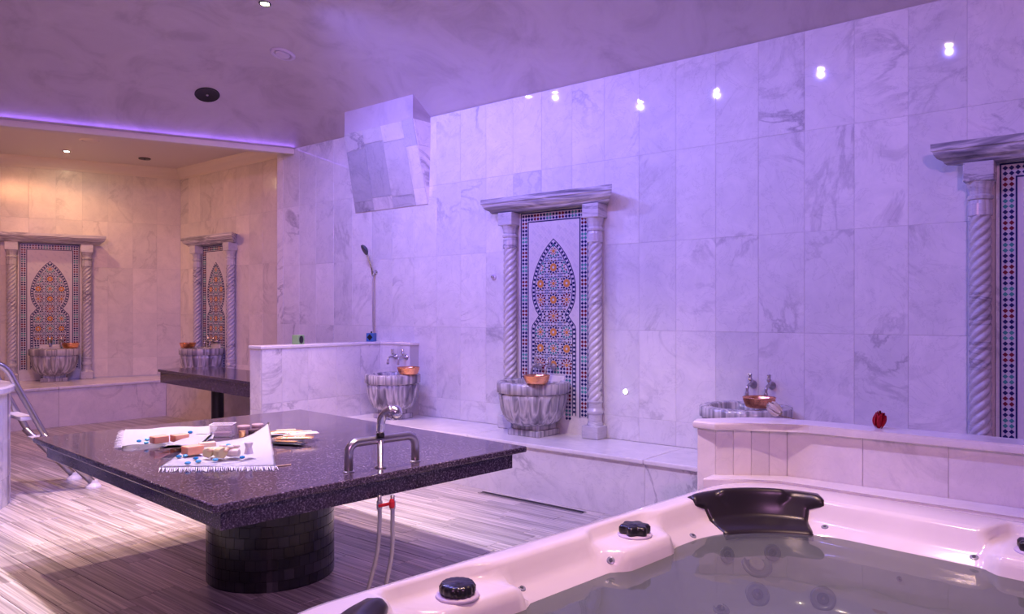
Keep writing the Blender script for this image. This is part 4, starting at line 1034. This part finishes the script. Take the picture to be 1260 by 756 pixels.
# wrapped brush sets fanned to the right
for k, (q, rz, zz, ln, lab, top) in enumerate((((352, 548), -.25, 0, .20, 'black wrapped packet at the bottom of the fanned pile', 'black'), ((362, 545), .15, .016, .19, 'clear film packet with orange filling on the black packet', 'gold_foil'),
        ((352, 541), .35, .030, .17, 'orange foil packet topmost of the fanned pile', 'gold_foil'), ((345, 536), .2, .0, .18, 'pale pink packet at the back of the fanned pile', 'film'), ((374, 543), .45, .030, .14, 'crinkled clear packet at the right end of the pile', 'film'))):
    P = at(*q, ZTB); o = empty('foil_packet', (P.x, P.y, ZTB+zz+.001), YAW+rz, label=lab, cat='packet', group='fanned foil packets')
    bm = B(); NU, NV = 14, 6; g0, g1 = [], []
    for j in range(NV+1):
        v = -1+2*j/NV; r0, r1 = [], []
        for i in range(NU+1):
            u = -1+2*i/NU; th_ = .007*(1-u**4)*(1-v**4)+.0012*noise.noise((u*5, v*5, k)); r0.append(bm.verts.new((u*ln/2, v*.032, .008+th_+.0012))); r1.append(bm.verts.new((u*ln/2, v*.032, max(.0, .008-th_-.0012))))
        g0.append(r0); g1.append(r1)
    for g_ in (g0, g1):
        for j in range(NV):
            for i in range(NU): bm.faces.new((g_[j][i], g_[j][i+1], g_[j+1][i+1], g_[j+1][i]))
    for j in range(NV):
        for i in (0, NU): bm.faces.new((g0[j][i], g0[j+1][i], g1[j+1][i], g1[j][i]))
    for i in range(NU):
        for j in (0, NV): bm.faces.new((g0[j][i], g0[j][i+1], g1[j][i+1], g1[j][i]))
    obj('wrapper', bm, M[top], o, smooth=True)
    bm = B(); box(bm, -ln*.28, ln*.28, -.014, .014, .0165, .019, .001); obj('paper_band', bm, M['pale_soap'] if k != 0 else M['gold_foil'], o)
P0, P1 = at(340, 541, ZTB+.03), at(357, 538, ZTB+.03); o = empty('wooden_stick', P0, label='pale wooden stick lying on the fanned packets', cat='stick')
bm = B(); tube(bm, [Vector((0, 0, .006)), P1-P0+Vector((0, 0, .006))], .004, 8); obj('shaft', bm, M['brush_wood'], o)
bm = B(); bmesh.ops.create_uvsphere(bm, u_segments=10, v_segments=6, radius=.0055, matrix=Matrix.Translation(P1-P0+Vector((0, 0, .006)))); obj('tip', bm, M['gold_foil'], o)
P0, P1 = at(339, 574, ZTB+.003), at(358, 572, ZTB+.003); o = empty('wooden_stick', P0, label='thin wooden stick lying alone on the granite right of the front towel', cat='stick')
bm = B(); tube(bm, [Vector((0, 0, 0)), P1-P0], .0026, 8); obj('shaft', bm, M['brush_wood'], o)

# ------------------------------------------------------------------ ceiling fittings
def fit(P, n, name, lab, cat, group=None):
    o = bpy.data.objects.new(name, None); COL.objects.link(o); o.location = P; o.rotation_euler = Vector(n).to_track_quat('Z', 'Y').to_euler(); o.empty_display_size = .05
    return tag(o, lab, cat, group)
def downlight(P, n, lab, power, color, cone=58, aim=None, violet=0):
    o = fit(P, n, 'ceiling_spotlight', lab, 'spotlight', 'ceiling spotlights')
    bm = B(); lathe(bm, [(.042, -.002), (.045, .004), (.040, .010), (.030, .006), (.029, -.002)], 28, cap0=False, cap1=False); obj('trim_ring', bm, M['black_metal'], o)
    bm = B(); lathe(bm, [(.028, .002), (.022, .007), (.003, .009)], 20); obj('bulb', bm, M['bulb'], o)
    l = bpy.data.lights.new('spot_beam', 'SPOT'); l.energy = power; l.color = color; l.spot_size = math.radians(cone); l.spot_blend = .6; l.shadow_soft_size = .03
    s = bpy.data.objects.new('spot_beam', l); COL.objects.link(s)
    s.location = Vector(P)+Vector(n)*.03; tgt = Vector(aim) if aim else Vector(P)+Vector((0, 0, -2))
    s.rotation_euler = (tgt-s.location).to_track_quat('-Z', 'Y').to_euler()
    if violet:  # wide violet fill added at the fixture to wash the walls
        l = bpy.data.lights.new('violet_fill', 'SPOT'); l.energy = violet; l.color = (.20, .185, 1.0); l.spot_size = math.radians(158); l.spot_blend = .5; l.shadow_soft_size = .013
        s = bpy.data.objects.new('violet_fill', l); COL.objects.link(s); s.location = Vector(P)+Vector(n)*.06
        s.rotation_euler = (Vector((0, .3, -1))).to_track_quat('-Z', 'Y').to_euler()
WARM = (1.0, .60, .36)
P = dome_hit(326, 4); downlight(P, dome_n(P), 'starry lit spotlight at the top of the picture in the vault', 130, WARM)
LB = ['lit vault spotlight whose reflection glints first from the left on the long wall', 'lit vault spotlight whose reflection glints second from the left on the long wall', 'lit vault spotlight whose reflection glints right of the middle niche on the long wall', 'lit vault spotlight whose reflection glints fourth on the long wall', 'lit vault spotlight whose reflection glints farthest right on the long wall']
for k, q in enumerate(((683, 113), (788, 125), (882, 110), (1010, 84), (1168, 55))):
    P = dome_hit(*q, mirror=True); downlight(P, dome_n(P), LB[k], (150, 230, 270, 170, 240)[k], WARM if k in (0, 4) else (1.0, .76, .58), violet=(112, 110, 106, 82, 52)[k], aim=(-2.95, 3.65, 0) if k == 3 else None)
P = at(82, 186, ZA-.001); downlight(P, Vector((0, 0, -1)), 'lit spotlight in the flat alcove ceiling', 22, (1.0, .46, .22), 140)
P = dome_hit(255, 116); o = fit(P, dome_n(P), 'ceiling_speaker', 'round black speaker in the sloping vault above the beam', 'speaker')
bm = B(); lathe(bm, [(.108, -.004), (.110, .004), (.104, .010), (.09, .008), (.02, .004)], 36); obj('grille', bm, M['black_metal'], o)
bm = B(); lathe(bm, [(.012, .004), (.010, .012), (.002, .014)], 14); obj('dome_tweeter', bm, M['steel'], o)
P = dome_hit(348, 66); o = fit(P, dome_n(P), 'air_vent', 'round plaster-coloured air vent in the vault near the corner ridge', 'vent')
bm = B(); lathe(bm, [(.105, -.004), (.105, .006), (.095, .014), (.08, .016), (.072, .008), (.068, -.002)], 36, cap0=False, cap1=False); obj('vent_ring', bm, M['lilac_plastic'], o)
bm = B(); lathe(bm, [(.06, -.002), (.06, .012), (.05, .017), (.004, .019)], 32); obj('vent_disc', bm, M['lilac_plastic'], o)
P = at(178, 195, ZA); o = fit(P, (0, 0, -1), 'ceiling_speaker', 'small round black speaker in the flat alcove ceiling', 'speaker')
bm = B(); lathe(bm, [(.07, -.002), (.072, .006), (.066, .012), (.05, .010), (.004, .008)], 32); obj('grille', bm, M['black_metal'], o)
bm = B(); lathe(bm, [(.010, .008), (.008, .014), (.002, .016)], 14); obj('dome_tweeter', bm, M['black'], o)
P = at(110, 173, ZA); o = fit(P, (0, 0, -1), 'air_vent', 'faint round plaster vent in the flat alcove ceiling', 'vent')
bm = B(); lathe(bm, [(.10, -.002), (.10, .004), (.09, .010), (.075, .006), (.07, -.002)], 32, cap0=False, cap1=False); obj('vent_ring', bm, M['white_plaster'], o)
bm = B(); lathe(bm, [(.06, -.002), (.058, .006), (.004, .008)], 28); obj('vent_disc', bm, M['white_plaster'], o)
